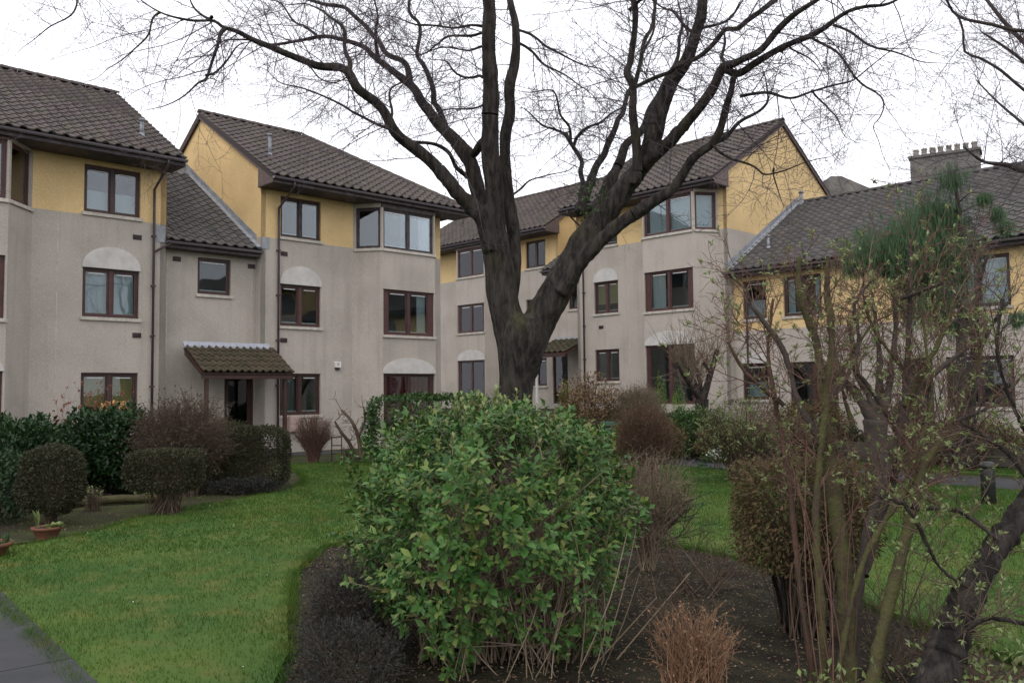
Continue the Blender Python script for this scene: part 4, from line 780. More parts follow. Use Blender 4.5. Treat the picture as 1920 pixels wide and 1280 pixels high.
TREE_BRANCHES = [[(-0.543, 11.9, 3.32, 0.0666), (-0.446, 11.75, 3.36, 0.0695), (-0.322, 11.6, 3.435, 0.0722)], [(-0.886, 12.1, 3.705, 0.0489), (-1.043, 12.262, 4.127, 0.0463), (-1.15, 12.425, 4.383, 0.0435), (-1.219, 12.588, 4.725, 0.0406), (-1.283, 12.75, 4.96, 0.0377), (-1.372, 12.912, 5.183, 0.0346), (-1.438, 13.075, 5.623, 0.0315), (-1.513, 13.238, 6.039, 0.0283), (-1.65, 13.4, 6.605, 0.025)], [(-1.469, 12.4, 4.514, 0.0502), (-1.516, 12.6, 4.856, 0.0475), (-1.718, 12.8, 5.092, 0.0448), (-1.976, 13.0, 5.326, 0.042), (-2.325, 13.2, 5.686, 0.039), (-2.65, 13.4, 6.072, 0.036), (-2.985, 13.6, 6.308, 0.0328), (-3.583, 13.8, 6.497, 0.0295), (-4.048, 14.0, 6.834, 0.0261)], [(-1.964, 12.6, 4.991, 0.0314), (-1.927, 12.52, 5.138, 0.0288), (-1.914, 12.44, 5.307, 0.0263), (-1.894, 12.36, 5.523, 0.0238), (-1.967, 12.28, 5.736, 0.0214), (-2.047, 12.2, 6.019, 0.019)], [(-3.465, 10.2, 4.412, 0.0286), (-3.505, 10.129, 4.316, 0.0261), (-3.549, 10.057, 4.077, 0.0237), (-3.603, 9.986, 3.771, 0.0213), (-3.658, 9.914, 3.629, 0.0189), (-3.767, 9.843, 3.433, 0.0166), (-3.949, 9.771, 3.31, 0.0143), (-4.183, 9.7, 3.226, 0.0121)], [(-3.58, 10.1, 4.528, 0.022), (-3.688, 10.2, 4.614, 0.019), (-3.864, 10.3, 4.835, 0.016), (-4.003, 10.4, 5.088, 0.0129)], [(-3.608, 10.0, 3.776, 0.0156), (-3.53, 10.1, 3.924, 0.0157), (-3.41, 10.2, 4.08, 0.0159), (-3.301, 10.3, 4.212, 0.016), (-3.135, 10.4, 4.305, 0.0162)], [(-1.487, 11.0, 3.383, 0.024), (-1.95, 11.067, 3.6, 0.0218), (-2.265, 11.133, 3.804, 0.0196), (-2.548, 11.2, 3.945, 0.0174), (-2.964, 11.267, 4.133, 0.0152), (-3.234, 11.333, 4.388, 0.0129), (-3.507, 11.4, 4.468, 0.0106)], [(-1.288, 11.2, 3.298, 0.0244), (-1.055, 11.362, 3.299, 0.0274), (-0.867, 11.525, 3.278, 0.0305), (-0.77, 11.688, 3.136, 0.0336), (-0.64, 11.85, 2.997, 0.0369)], [(-1.542, 11.0, 3.581, 0.0205), (-1.544, 11.333, 4.047, 0.0188), (-1.501, 11.667, 4.286, 0.0169), (-1.33, 12.0, 4.507, 0.0149)], [(-2.053, 10.8, 4.121, 0.037), (-2.134, 11.0, 4.469, 0.0335), (-2.279, 11.2, 4.806, 0.03), (-2.48, 11.4, 5.124, 0.0262), (-2.827, 11.6, 5.361, 0.0224), (-3.184, 11.8, 5.526, 0.0184)], [(2.567, 10.7, 3.11, 0.0333), (2.816, 10.84, 3.28, 0.031), (3.12, 10.98, 3.475, 0.0287), (3.342, 11.12, 3.739, 0.0263), (3.371, 11.26, 4.106, 0.0238), (3.397, 11.4, 4.379, 0.0213)], [(1.646, 11.1, 3.958, 0.0276), (1.833, 11.03, 3.995, 0.0288), (2.025, 10.96, 4.074, 0.03), (2.16, 10.89, 4.201, 0.0312), (2.37, 10.82, 4.326, 0.0323), (2.57, 10.75, 4.45, 0.0334), (2.684, 10.68, 4.509, 0.0346), (2.856, 10.61, 4.499, 0.0356), (3.049, 10.54, 4.638, 0.0367), (3.261, 10.47, 4.796, 0.0378), (3.633, 10.4, 5.073, 0.0388)], [(1.669, 11.2, 4.03, 0.0314), (1.769, 11.4, 4.359, 0.0301), (1.918, 11.6, 4.856, 0.0289), (2.057, 11.8, 5.323, 0.0275), (2.16, 12.0, 5.797, 0.0261)], [(2.879, 10.5, 3.622, 0.0229), (3.141, 10.378, 3.596, 0.0212), (3.416, 10.256, 3.537, 0.0195), (3.621, 10.133, 3.578, 0.0179), (3.853, 10.011, 3.622, 0.0163), (4.046, 9.889, 3.633, 0.0147), (4.192, 9.767, 3.706, 0.0132), (4.397, 9.644, 3.832, 0.0117), (4.588, 9.522, 3.916, 0.0102), (4.764, 9.4, 4.078, 0.0088)], [(3.61, 10.1, 4.227, 0.0189), (3.786, 10.0, 4.027, 0.0173), (4.052, 9.9, 3.682, 0.0157), (4.16, 9.8, 3.459, 0.0142), (4.266, 9.7, 3.272, 0.0127), (4.198, 9.6, 3.059, 0.0113), (4.108, 9.5, 2.918, 0.0099), (4.087, 9.4, 2.658, 0.0084), (4.118, 9.3, 2.409, 0.0071), (4.077, 9.2, 2.16, 0.0057)], [(3.664, 10.2, 3.588, 0.0143), (3.763, 10.0, 3.316, 0.0121), (3.857, 9.8, 3.109, 0.0099), (3.905, 9.6, 2.835, 0.0078), (3.891, 9.4, 2.66, 0.0058)], [(2.553, 10.7, 3.096, 0.02), (2.611, 10.587, 2.975, 0.0185), (2.917, 10.475, 2.805, 0.0171), (3.105, 10.362, 2.68, 0.0157), (3.285, 10.25, 2.649, 0.0143), (3.435, 10.138, 2.65, 0.013), (3.684, 10.025, 2.707, 0.0117), (3.851, 9.912, 2.732, 0.0104), (3.984, 9.8, 2.806, 0.0091)], [(3.241, 10.4, 2.689, 0.0129), (3.313, 10.4, 2.442, 0.0105), (3.379, 10.4, 2.237, 0.0081)], [(3.871, 10.0, 4.305, 0.0187), (4.213, 9.84, 3.976, 0.0165), (4.369, 9.68, 3.809, 0.0145), (4.576, 9.52, 3.619, 0.0124), (4.778, 9.36, 3.561, 0.0105), (5.027, 9.2, 3.574, 0.0086)], [(1.035, 12.2, 2.74, 0.0418), (1.049, 12.5, 3.087, 0.0408), (1.054, 12.8, 3.439, 0.0398), (0.975, 13.1, 3.755, 0.0387), (0.898, 13.4, 4.006, 0.0375)], [(0.898, 13.4, 4.006, 0.025), (0.586, 13.0, 4.098, 0.0216), (0.275, 12.6, 4.129, 0.0183), (0.051, 12.2, 4.071, 0.0152)], [(1.007, 13.3, 3.838, 0.029), (1.207, 12.8, 3.954, 0.0265), (1.412, 12.3, 3.963, 0.0242), (1.613, 11.8, 4.088, 0.022)], [(0.965, 13.4, 3.953, 0.025), (0.93, 13.1, 4.126, 0.0224), (0.689, 12.8, 4.495, 0.0199), (0.396, 12.5, 4.417, 0.0175), (0.124, 12.2, 4.329, 0.0152)], [(0.087, 12.2, 5.239, 0.0228), (0.627, 12.35, 5.041, 0.0211), (1.028, 12.5, 4.838, 0.0194), (1.327, 12.65, 4.738, 0.0177), (1.728, 12.8, 4.533, 0.0159)], [(0.085, 12.2, 5.057, 0.0228), (0.477, 12.4, 4.886, 0.0212), (0.779, 12.6, 4.782, 0.0196), (1.096, 12.8, 4.623, 0.0179), (1.519, 13.0, 4.347, 0.0162)], [(-0.351, 11.3, 4.894, 0.0211), (-0.826, 11.125, 4.845, 0.0186), (-1.183, 10.95, 4.766, 0.0162), (-1.466, 10.775, 4.742, 0.0138), (-1.847, 10.6, 4.801, 0.0115)], [(-0.351, 11.3, 4.806, 0.0211), (-0.754, 11.625, 4.85, 0.0199), (-1.011, 11.95, 4.864, 0.0186), (-1.281, 12.275, 4.903, 0.0172), (-1.763, 12.6, 5.038, 0.0157)], [(-0.353, 11.3, 4.622, 0.0176), (-0.749, 11.533, 4.692, 0.0155), (-1.153, 11.767, 4.707, 0.0134), (-1.482, 12.0, 4.703, 0.0112)], [(-0.36, 11.4, 4.235, 0.0213), (-0.768, 11.8, 4.54, 0.0184), (-1.15, 12.2, 4.825, 0.0152)], [(-0.363, 11.4, 3.852, 0.0142), (-0.97, 11.4, 3.771, 0.013), (-1.309, 11.4, 3.701, 0.0118), (-1.396, 11.4, 3.541, 0.0106)], [(1.602, 11.1, 5.003, 0.0276), (1.694, 11.0, 5.043, 0.0251), (1.75, 10.9, 5.054, 0.0226), (1.841, 10.8, 5.218, 0.0202)], [(2.683, 10.4, 3.999, 0.0259), (2.676, 10.5, 4.31, 0.0229), (2.604, 10.6, 4.49, 0.0198)], [(-4.122, 9.9, 4.497, 0.0154), (-4.232, 9.725, 4.191, 0.0129), (-4.334, 9.55, 3.839, 0.0104), (-4.49, 9.375, 3.558, 0.008), (-4.696, 9.2, 3.376, 0.0057)], [(-2.655, 10.6, 4.203, 0.0132), (-2.31, 10.267, 3.868, 0.0106), (-1.857, 9.933, 3.61, 0.0082), (-2.403, 9.6, 3.248, 0.006)], [(-0.016, 11.9, 2.699, 0.0185), (0.329, 12.1, 2.972, 0.0163), (0.724, 12.3, 3.174, 0.014), (0.974, 12.5, 3.383, 0.0117)], [(-2.904, 12.9, 5.413, 0.0241), (-3.292, 13.133, 5.805, 0.0218), (-3.692, 13.367, 6.173, 0.0194), (-4.105, 13.6, 6.552, 0.0169)], [(3.409, 10.2, 4.152, 0.0159), (3.627, 10.1, 3.938, 0.0126), (3.742, 10.0, 3.639, 0.0093)], [(2.4, 10.9, 4.62, 0.0271), (2.244, 11.133, 4.939, 0.0242), (2.077, 11.367, 5.193, 0.0212), (1.902, 11.6, 5.529, 0.018)], [(-5.116, 10.1, 5.153, 0.0157), (-5.186, 9.767, 4.41, 0.0122), (-5.364, 9.433, 3.957, 0.0088), (-5.342, 9.1, 3.582, 0.0057)], [(2.274, 11.0, 4.293, 0.0308), (2.56, 11.3, 4.789, 0.0281), (3.152, 11.6, 5.213, 0.0253), (3.471, 11.9, 5.734, 0.0222)]]
RIGHT_TREE = [[(9.428, 12.5, -2.165, 0.2722), (9.51, 12.5, -0.634, 0.2333), (9.633, 12.5, 0.918, 0.21), (9.757, 12.5, 2.492, 0.1789), (9.883, 12.5, 4.089, 0.14), (10.011, 12.5, 5.708, 0.1011), (10.021, 12.5, 7.353, 0.0467)], [(10.141, 12.5, 2.33, 0.0856), (8.975, 12.25, 2.994, 0.0715), (7.85, 12.0, 3.005, 0.0579), (7.132, 11.75, 2.97, 0.0448), (6.745, 11.5, 2.983, 0.0322), (6.295, 11.25, 2.965, 0.0201), (5.9, 11.0, 3.099, 0.0086)], [(9.905, 12.5, 5.221, 0.0389), (8.578, 12.3, 5.23, 0.0337), (7.435, 12.1, 5.093, 0.0286), (6.877, 11.9, 5.099, 0.0237), (6.283, 11.7, 5.14, 0.0189), (6.023, 11.5, 5.286, 0.0143)], [(6.283, 11.7, 5.14, 0.0146), (6.368, 11.75, 4.947, 0.0158), (6.406, 11.8, 4.677, 0.0171), (6.64, 11.85, 4.602, 0.0184), (6.948, 11.9, 4.449, 0.0197), (7.305, 11.95, 4.171, 0.0211), (7.921, 12.0, 3.711, 0.0224)], [(9.427, 12.5, 3.692, 0.0467), (8.447, 12.75, 4.599, 0.0397), (7.822, 13.0, 5.457, 0.0324), (7.573, 13.25, 6.084, 0.0247), (7.307, 13.5, 6.733, 0.0168)], [(10.156, 13.0, 2.757, 0.0445), (9.306, 13.375, 3.531, 0.0364), (8.717, 13.75, 3.991, 0.0278), (8.265, 14.125, 4.652, 0.0187), (8.045, 14.5, 5.248, 0.009)], [(10.192, 13.0, 3.419, 0.0566), (9.165, 13.125, 4.137, 0.0459), (8.443, 13.25, 4.783, 0.035), (8.033, 13.375, 5.267, 0.0239), (7.608, 13.5, 5.672, 0.0126)]]
TANGLE = [[(1.78, 4.7, -1.729, 0.0585), (1.805, 4.75, -1.378, 0.0532), (1.839, 4.85, -0.998, 0.0483), (1.825, 4.9, -0.71, 0.0396), (1.814, 4.95, -0.413, 0.0308), (1.811, 5.0, -0.109, 0.0249), (1.811, 5.1, 0.27, 0.0254), (1.723, 5.1, 0.526, 0.0175), (1.725, 5.1, 0.783, 0.0127)], [(1.651, 4.7, -1.727, 0.0234), (1.653, 4.7, -1.221, 0.0219), (1.655, 4.75, -0.802, 0.0207), (1.698, 4.8, -0.459, 0.0194), (1.747, 4.8, -0.105, 0.0194), (1.794, 4.8, 0.253, 0.0209), (1.774, 4.8, 0.554, 0.0164), (1.786, 4.8, 0.735, 0.0119)], [(1.862, 4.8, -1.766, 0.0329), (1.879, 4.8, -1.249, 0.0299), (1.993, 4.9, -0.831, 0.0259), (2.152, 5.0, -0.544, 0.0233), (2.301, 5.1, -0.242, 0.0254), (2.39, 5.2, 0.075, 0.021), (2.418, 5.2, 0.399, 0.0178), (2.44, 5.2, 0.725, 0.0129), (2.439, 5.2, 0.863, 0.0097)], [(1.829, 4.95, -0.413, 0.0216), (1.671, 5.0, -0.107, 0.0187), (1.619, 5.1, 0.208, 0.0159), (1.497, 5.1, 0.4, 0.0143), (1.42, 5.1, 0.497, 0.0079)], [(2.337, 5.1, -0.116, 0.019), (2.425, 5.0, 0.133, 0.0156), (2.526, 5.0, 0.319, 0.0124), (2.595, 5.0, 0.506, 0.0093)], [(1.97, 4.9, -1.068, 0.0274), (2.155, 5.1, -0.803, 0.0222), (2.305, 5.2, -0.502, 0.0194), (2.343, 5.2, -0.343, 0.0162), (2.192, 5.2, -0.052, 0.0129), (2.068, 5.2, 0.111, 0.0097)], [(2.374, 5.2, 0.53, 0.0162), (2.458, 5.1, 0.566, 0.0127), (2.521, 5.0, 0.601, 0.0093)], [(1.811, 5.0, -0.109, 0.0187), (1.996, 5.1, 0.077, 0.0143), (2.106, 5.2, 0.272, 0.0113), (2.09, 5.2, 0.494, 0.0097), (2.21, 5.2, 0.659, 0.0065)], [(1.692, 4.9, -1.8, 0.0183), (1.64, 5.0, -1.147, 0.0171), (1.629, 5.1, -0.548, 0.0159), (1.593, 5.2, -0.11, 0.0146), (1.583, 5.3, 0.217, 0.0115), (1.625, 5.3, 0.548, 0.0066)], [(1.658, 4.6, -1.691, 0.0172), (1.893, 4.7, -0.939, 0.0161), (2.356, 4.9, -0.415, 0.0152), (2.669, 5.0, 0.006, 0.0124), (2.777, 5.0, 0.379, 0.0078)], [(1.61, 5.1, -0.109, 0.0143), (1.393, 5.1, 0.083, 0.0111), (1.287, 5.1, 0.275, 0.0079)], [(2.39, 5.2, 0.075, 0.0129), (2.248, 5.3, 0.343, 0.0099), (2.188, 5.3, 0.542, 0.0066)], [(2.473, 5.0, -0.239, 0.014), (2.732, 4.9, -0.117, 0.0107), (2.922, 4.9, 0.063, 0.0076)], [(2.017, 5.1, -0.239, 0.0143), (2.002, 5.2, 0.079, 0.0113), (2.25, 5.3, 0.409, 0.0082)]]
SLENDER = [[(1.799, 4.5, -1.683, 0.0364), (1.938, 4.6, -1.281, 0.0343), (2.096, 4.7, -0.913, 0.0322), (2.242, 4.8, -0.582, 0.0284), (2.35, 4.9, -0.415, 0.0244), (2.595, 5.0, -0.272, 0.0156)], [(2.185, 4.8, -0.523, 0.009), (2.334, 4.8, -0.111, 0.009), (2.318, 4.8, 0.247, 0.0075), (2.308, 4.8, 0.548, 0.0045)]]
SLANT = [[(1.794, 4.1, -1.729, 0.0944), (2.008, 4.2, -1.449, 0.0836), (2.162, 4.3, -1.201, 0.0749), (2.364, 4.4, -0.934, 0.0684), (2.588, 4.5, -0.73, 0.063), (2.833, 4.6, -0.481, 0.0572), (3.142, 4.7, -0.176, 0.0497)], [(2.478, 4.4, -0.807, 0.0123), (2.319, 4.5, -0.658, 0.0098), (2.145, 4.6, -0.643, 0.0129), (1.991, 4.7, -0.597, 0.0088)], [(2.279, 4.3, -1.021, 0.0107), (2.1, 4.3, -0.889, 0.008), (2.002, 4.3, -0.679, 0.0107), (1.927, 4.3, -0.574, 0.0067)], [(2.712, 4.5, -0.552, 0.0154), (2.608, 4.5, -0.386, 0.0112), (2.474, 4.5, -0.274, 0.0098), (2.338, 4.5, -0.189, 0.0084)], [(2.114, 4.2, -1.224, 0.0118), (2.218, 4.1, -1.098, 0.0089), (2.359, 4.0, -1.097, 0.0124)], [(2.834, 4.6, -0.453, 0.0129), (2.679, 4.6, -0.111, 0.01), (2.605, 4.6, 0.176, 0.0086), (2.646, 4.6, 0.463, 0.0086)]]
POLLARD = [[(5.016, 12.0, -1.78, 0.1792), (5.025, 12.0, -1.303, 0.1643), (5.042, 12.0, -0.787, 0.1568), (5.054, 12.0, -0.454, 0.1717)], [(5.051, 12.0, -0.528, 0.0971), (4.833, 12.0, -0.155, 0.0597), (4.584, 12.0, 0.183, 0.0448), (4.486, 12.0, 0.632, 0.0336), (4.438, 12.0, 1.008, 0.0187)], [(5.053, 12.0, -0.491, 0.0821), (4.969, 12.0, -0.119, 0.0523), (4.815, 12.0, 0.18, 0.0448), (4.81, 12.1, 0.634, 0.0376), (4.759, 12.1, 0.937, 0.0226)], [(5.051, 12.0, -0.528, 0.0896), (5.237, 12.0, -0.122, 0.0597), (5.268, 11.9, 0.321, 0.0444), (5.301, 11.8, 0.833, 0.033), (5.285, 11.8, 1.203, 0.022)], [(5.065, 12.0, -0.566, 0.0821), (5.425, 12.0, -0.273, 0.056), (5.763, 11.9, 0.094, 0.0444), (6.093, 11.8, 0.383, 0.033), (6.341, 11.7, 0.595, 0.0218)], [(5.068, 12.0, -0.492, 0.0821), (5.229, 12.2, 0.18, 0.0493), (5.257, 12.3, 0.641, 0.0344), (5.227, 12.3, 1.103, 0.023)]]
DARKSTEM = [[(7.433, 14.0, -1.365, 0.0871), (7.444, 14.0, -0.676, 0.074), (7.514, 14.0, 0.19, 0.0653), (7.602, 14.0, 1.062, 0.0523), (7.676, 14.0, 1.588, 0.0348), (7.821, 14.0, 2.116, 0.0218)], [(7.539, 14.0, 0.364, 0.0436), (7.86, 14.0, 0.972, 0.0305), (8.185, 14.0, 1.407, 0.0174)], [(7.57, 14.0, 0.713, 0.0392), (7.351, 14.0, 1.328, 0.0261), (7.193, 14.0, 1.769, 0.0174)]]
SMALLPOL = [[(4.823, 22.0, -1.288, 0.178), (4.836, 22.0, -0.718, 0.1643), (4.846, 22.0, -0.283, 0.178)], [(4.845, 22.0, -0.337, 0.0958), (4.538, 21.8, 0.033, 0.061), (4.289, 21.6, 0.371, 0.047), (4.115, 21.5, 0.638, 0.0334)], [(4.845, 22.0, -0.337, 0.1027), (4.68, 22.2, 0.171, 0.076), (4.542, 22.3, 0.52, 0.0555), (4.369, 22.3, 0.869, 0.0347)], [(4.858, 22.0, -0.337, 0.1095), (5.02, 22.0, 0.166, 0.0821), (5.169, 22.0, 0.643, 0.0684), (5.273, 22.0, 0.984, 0.0548)], [(4.845, 22.0, -0.31, 0.0684), (4.889, 22.4, 0.171, 0.0558), (4.842, 22.6, 0.525, 0.0422)], [(5.066, 22.0, 0.37, 0.0479), (4.922, 22.0, 0.645, 0.0411)]]
PRUNED = [[(-3.605, 20.5, -1.62, 0.0574), (-3.681, 20.5, -1.089, 0.051), (-3.814, 20.4, -0.704, 0.0381), (-4.067, 20.4, -0.424, 0.0254)], [(-3.579, 20.5, -1.62, 0.0574), (-3.478, 20.5, -1.154, 0.051), (-3.325, 20.5, -0.713, 0.0383), (-3.248, 20.5, -0.397, 0.0255)], [(-3.706, 20.5, -1.656, 0.051), (-3.877, 20.4, -1.207, 0.0444), (-4.047, 20.3, -0.949, 0.0379), (-4.198, 20.3, -0.697, 0.0253)], [(-3.681, 20.5, -1.089, 0.0383), (-3.528, 20.5, -0.711, 0.0319), (-3.553, 20.5, -0.356, 0.0191)]]
PINE = [[(8.786, 17.0, -1.864, 0.1269), (8.892, 17.0, 0.233, 0.1058), (8.966, 17.0, 1.826, 0.0793), (8.991, 17.0, 3.22, 0.0529), (8.918, 17.0, 4.085, 0.0317), (8.885, 17.0, 4.324, 0.0159)]]
PINETUFT = [(8.64, 16.6, 4.14, 0.148), (8.41, 17.0, 3.53, 0.275), (8.33, 17.4, 3.23, 0.254), (7.72, 16.8, 2.96, 0.275), (7.47, 17.2, 2.91, 0.254), (6.83, 16.6, 2.7, 0.212), (6.81, 17.0, 2.51, 0.148), (8.76, 17.4, 3.12, 0.317), (8.6, 16.8, 2.68, 0.317), (8.43, 17.2, 2.69, 0.317), (7.71, 16.6, 2.59, 0.275), (8.42, 17.0, 2.26, 0.275), (9.0, 17.4, 2.31, 0.254), (8.52, 16.8, 1.88, 0.212), (7.97, 17.2, 2.05, 0.19), (7.78, 16.6, 1.62, 0.169), (8.49, 17.0, 1.4, 0.169), (9.12, 17.4, 1.29, 0.148), (7.38, 16.8, 2.48, 0.19), (7.35, 17.2, 2.61, 0.169), (9.27, 16.6, 3.73, 0.063), (9.73, 17.0, 3.51, 0.074), (10.12, 17.4, 3.3, 0.085), (9.91, 16.8, 1.39, 0.074), (8.89, 17.2, 3.44, 0.169), (7.72, 16.6, 2.86, 0.233), (7.58, 17.0, 2.7, 0.19)]
# ------------------------------------------------------------------ vegetation helpers
def rnd(a, b): return random.uniform(a, b)
def unit(v): return v / (np.linalg.norm(v, axis=-1, keepdims=True) + 1e-9)
def leaves(name, P, A, Nn, Ls, Ws, m, parent=None, fold=.25, kind='stuff'):
    """P base points, A leaf axis, Nn leaf normal, lengths, widths: five point leaves folded along the rib"""
    P, A, Nn = np.asarray(P, float), unit(np.asarray(A, float)), np.asarray(Nn, float)
    n = len(P); Ls = np.broadcast_to(Ls, (n,))[:, None]; Ws = np.broadcast_to(Ws, (n,))[:, None]
    B = unit(np.cross(A, Nn)); Nn = np.cross(B, A)
    a = P; b = P + A * Ls * .5 - B * Ws * .5 + Nn * Ws * fold; c = P + A * Ls - Nn * Ls * .12; d = P + A * Ls * .5 + B * Ws * .5 + Nn * Ws * fold; e = P + A * Ls * .52
    V = np.stack([a, b, c, d, e], 1).reshape(-1, 3); i = (np.arange(n) * 5)[:, None]
    F = np.concatenate([i + [[0, 4, 1]], i + [[1, 4, 2]], i + [[2, 4, 3]], i + [[3, 4, 0]]], 0)
    o = np_mesh(name, V, F, m, parent)
    if kind: o['kind'] = kind
    return o
def quads(name, P, A, Ls, Ws, m, parent=None, kind='stuff'):
    """tiny two-triangle leaves"""
    P, A = np.asarray(P, float), unit(np.asarray(A, float)); n = len(P)
    R = unit(RNG.normal(size=(n, 3))); B = unit(np.cross(A, R)); N_ = np.cross(B, A)
    Ls = np.broadcast_to(Ls, (n,))[:, None]; Ws = np.broadcast_to(Ws, (n,))[:, None]
    V = np.stack([P, P + A * Ls * .5 - B * Ws * .5 + N_ * Ws * .2, P + A * Ls, P + A * Ls * .5 + B * Ws * .5 + N_ * Ws * .2], 1).reshape(-1, 3)
    i = (np.arange(n) * 4)[:, None]; F = np.concatenate([i + [[0, 1, 2]], i + [[0, 2, 3]]], 0)
    o = np_mesh(name, V, F, m, parent); 
    if kind: o['kind'] = kind
    return o
def shell_pts(n, rx, ry, h, p=2.0, lump=.12, inner=.72, zmin=-.95, seed=0, lf=2.2):
    """points in the outer layer of a lumpy superellipsoid standing on z = 0; returns points and outward directions"""
    D = unit(RNG.normal(size=(int(n * 1.6), 3))); D = D[D[:, 2] > zmin][:n]
    s = 1 / (np.abs(D) ** p).sum(1) ** (1 / p)
    l = np.array([1 + lump * noise.noise(Vector((d[0] * lf + seed, d[1] * lf, d[2] * lf))) * 2 for d in D])
    r = RNG.uniform(inner ** 2, 1, len(D)) ** .5
    P = D * (s * l * r)[:, None] * np.array([rx, ry, h / 2]) + np.array([0, 0, h / 2])
    N_ = unit(D * s[:, None] ** 0 / np.array([rx, ry, h / 2]))
    P[:, 2] = np.maximum(P[:, 2], .01); return P, N_
def twig_obj(name, paths, m, parent, n=4, kind='stuff', smooth=True):
    V, F = tube_arrays(paths, n); o = np_mesh(name, V, F, m, parent, smooth)
    if kind: o['kind'] = kind
    return o
def grow(out, p, d, L, r, lvl, spread=.7, wig=.18, up=.05, nch=5, shrink=.5, seg=None, rmin=.0016, tips=None, zmax=99):
    n = max(3, int(L / (seg or max(.05, L / 6)))); st = L / n; P = [p]; p = np.array(p, float); d = np.array(d, float); d /= np.linalg.norm(d)
    for i in range(n):
        d = d + np.array([rnd(-wig, wig), rnd(-wig, wig), rnd(-wig, wig) + up]); d /= np.linalg.norm(d); p = p + d * st; P.append(p)
        if lvl > 0 and i >= 0:
            k = nch / n; k = int(k) + (1 if random.random() < k % 1 else 0)
            for _ in range(k):
                q = np.array([rnd(-1, 1), rnd(-1, 1), rnd(-1, 1)]); q -= d * q.dot(d); q /= (np.linalg.norm(q) + 1e-6)
                cd = d * (1 - spread * .6) + q * spread
                if p[2] < zmax: grow(out, p, cd, L * shrink * rnd(.6, 1.25) * (1 - .35 * i / n), max(rmin, r * .55 * (1 - .4 * i / n)), lvl - 1, spread, wig * 1.1, up, max(2, nch * .8), shrink, None, rmin, tips, zmax)
    R = np.linspace(r, max(rmin, r * .3), len(P)); out.append((np.array(P), R))
    if tips is not None: tips.append((P[-1], d))
def plant(name, label, cat, x, y, group=None, z=None):
    e = empty(name, (x, y, G(x, y) if z is None else z)); tag(e, label, cat, group); return e
def bushy(e, rx, ry, h, leafm, nleaf, ls, ws, p=2.0, lump=.12, inner=.7, stems=60, stemm='twig_brown', z0=0.0, fold=.22, up=.5, seed=0, fine=False, stemr=.006, side=.12, jit=.8):
    """leafy shrub: stems from the root to the outer layer, leaves in that layer"""
    P, N_ = shell_pts(nleaf, rx, ry, h - z0, p, lump, inner, -.92, seed); P[:, 2] += z0
    A = unit(N_ + RNG.normal(size=P.shape) * jit + np.array([0, 0, up])); NN = unit(N_ * .6 + np.array([0, 0, .9]) + RNG.normal(size=P.shape) * .35)
    L_ = RNG.uniform(.7, 1.25, len(P)) * ls; 
    if fine: quads('foliage', P, A, L_, L_ * ws / ls, M[leafm], e)
    else: leaves('foliage', P, A, NN, L_, L_ * ws / ls, M[leafm], e, fold)
    if stems:
        S_, _n = shell_pts(stems, rx * .92, ry * .92, h - z0, p, lump, .6, -.5, seed); S_[:, 2] += z0; out = []
        for q in S_:
            b = np.array([rnd(-side, side), rnd(-side, side), 0]); m1 = b * .5 + np.array([q[0] * .35, q[1] * .35, q[2] * .5]) + RNG.normal(size=3) * .02
            pts, rr = smooth_path([b, m1, q], [stemr, stemr * .6, stemr * .25], .12); out.append((pts, rr))
        twig_obj('stems', out, M[stemm], e, 4)
    return e
def twiggy(e, rx, ry, h, nst, m, p=2.0, r=.004, ch=3, lump=.1, z0=0.0, side=.1, leafm=None, nleaf=0, ls=.02, seed=0, lvl=1, upb=.04, wig=.1):
    """leafless shrub: fans of stems with side twigs ending near a clipped outline"""
    S_, _n = shell_pts(nst, rx, ry, h - z0, p, lump, .75, -.25, seed); S_[:, 2] += z0; out = []; tips = []
    for q in S_:
        b = np.array([rnd(-side, side), rnd(-side, side), 0]); m1 = b + (q - b) * .5 + np.array([-q[0] * .12, -q[1] * .12, h * .03]) + RNG.normal(size=3) * .025
        pts, rr = smooth_path([b, m1, q], [r * 1.6, r, r * .45], .08); out.append((pts, rr))
        for _ in range(ch):
            k = random.randint(len(pts) // 2, len(pts) - 1); d = unit(pts[k] - pts[k - 1] + RNG.normal(size=3) * .05)
            grow(out, pts[k], d + RNG.normal(size=3) * .4, h * rnd(.08, .2), r * .5, lvl - 1, .7, wig * 1.6, upb, 3, .5, None, r * .3, tips)
    twig_obj('twigs', out, M[m], e, 3)
    if leafm and nleaf:
        T_ = [t for t in tips]; P, A = [], []
        for _ in range(nleaf):
            t = random.choice(T_); P.append(t[0] - np.array(t[1]) * rnd(0, .06)); A.append(np.array(t[1]) + RNG.normal(size=3) * .8)
        quads('leaves', P, A, RNG.uniform(.7, 1.3, nleaf) * ls, ls * .5, M[leafm], e)
    return e
def local(paths, e):
    o = np.array(e.location); return [(np.asarray(p) - o, r) for p, r in paths]

# ------------------------------------------------------------------ big bare tree
tree = empty('bare_tree', (.02, 11.6, -1.66)); tag(tree, 'huge dark bare tree with forked trunk spreading over the whole garden', 'tree')
def sp(pts, step=.06): return smooth_path([q[:3] for q in pts], [q[3] for q in pts], step)
core = [sp(p) for p in TREE_TRUNK]
core[0][1][:] = core[0][1]; rest = []
for kx, p in TREE_LIMBS:
    if kx: core.append(sp(p[:kx + 1])); rest.append(p[kx:] if kx else p)
    else: rest.append(p)
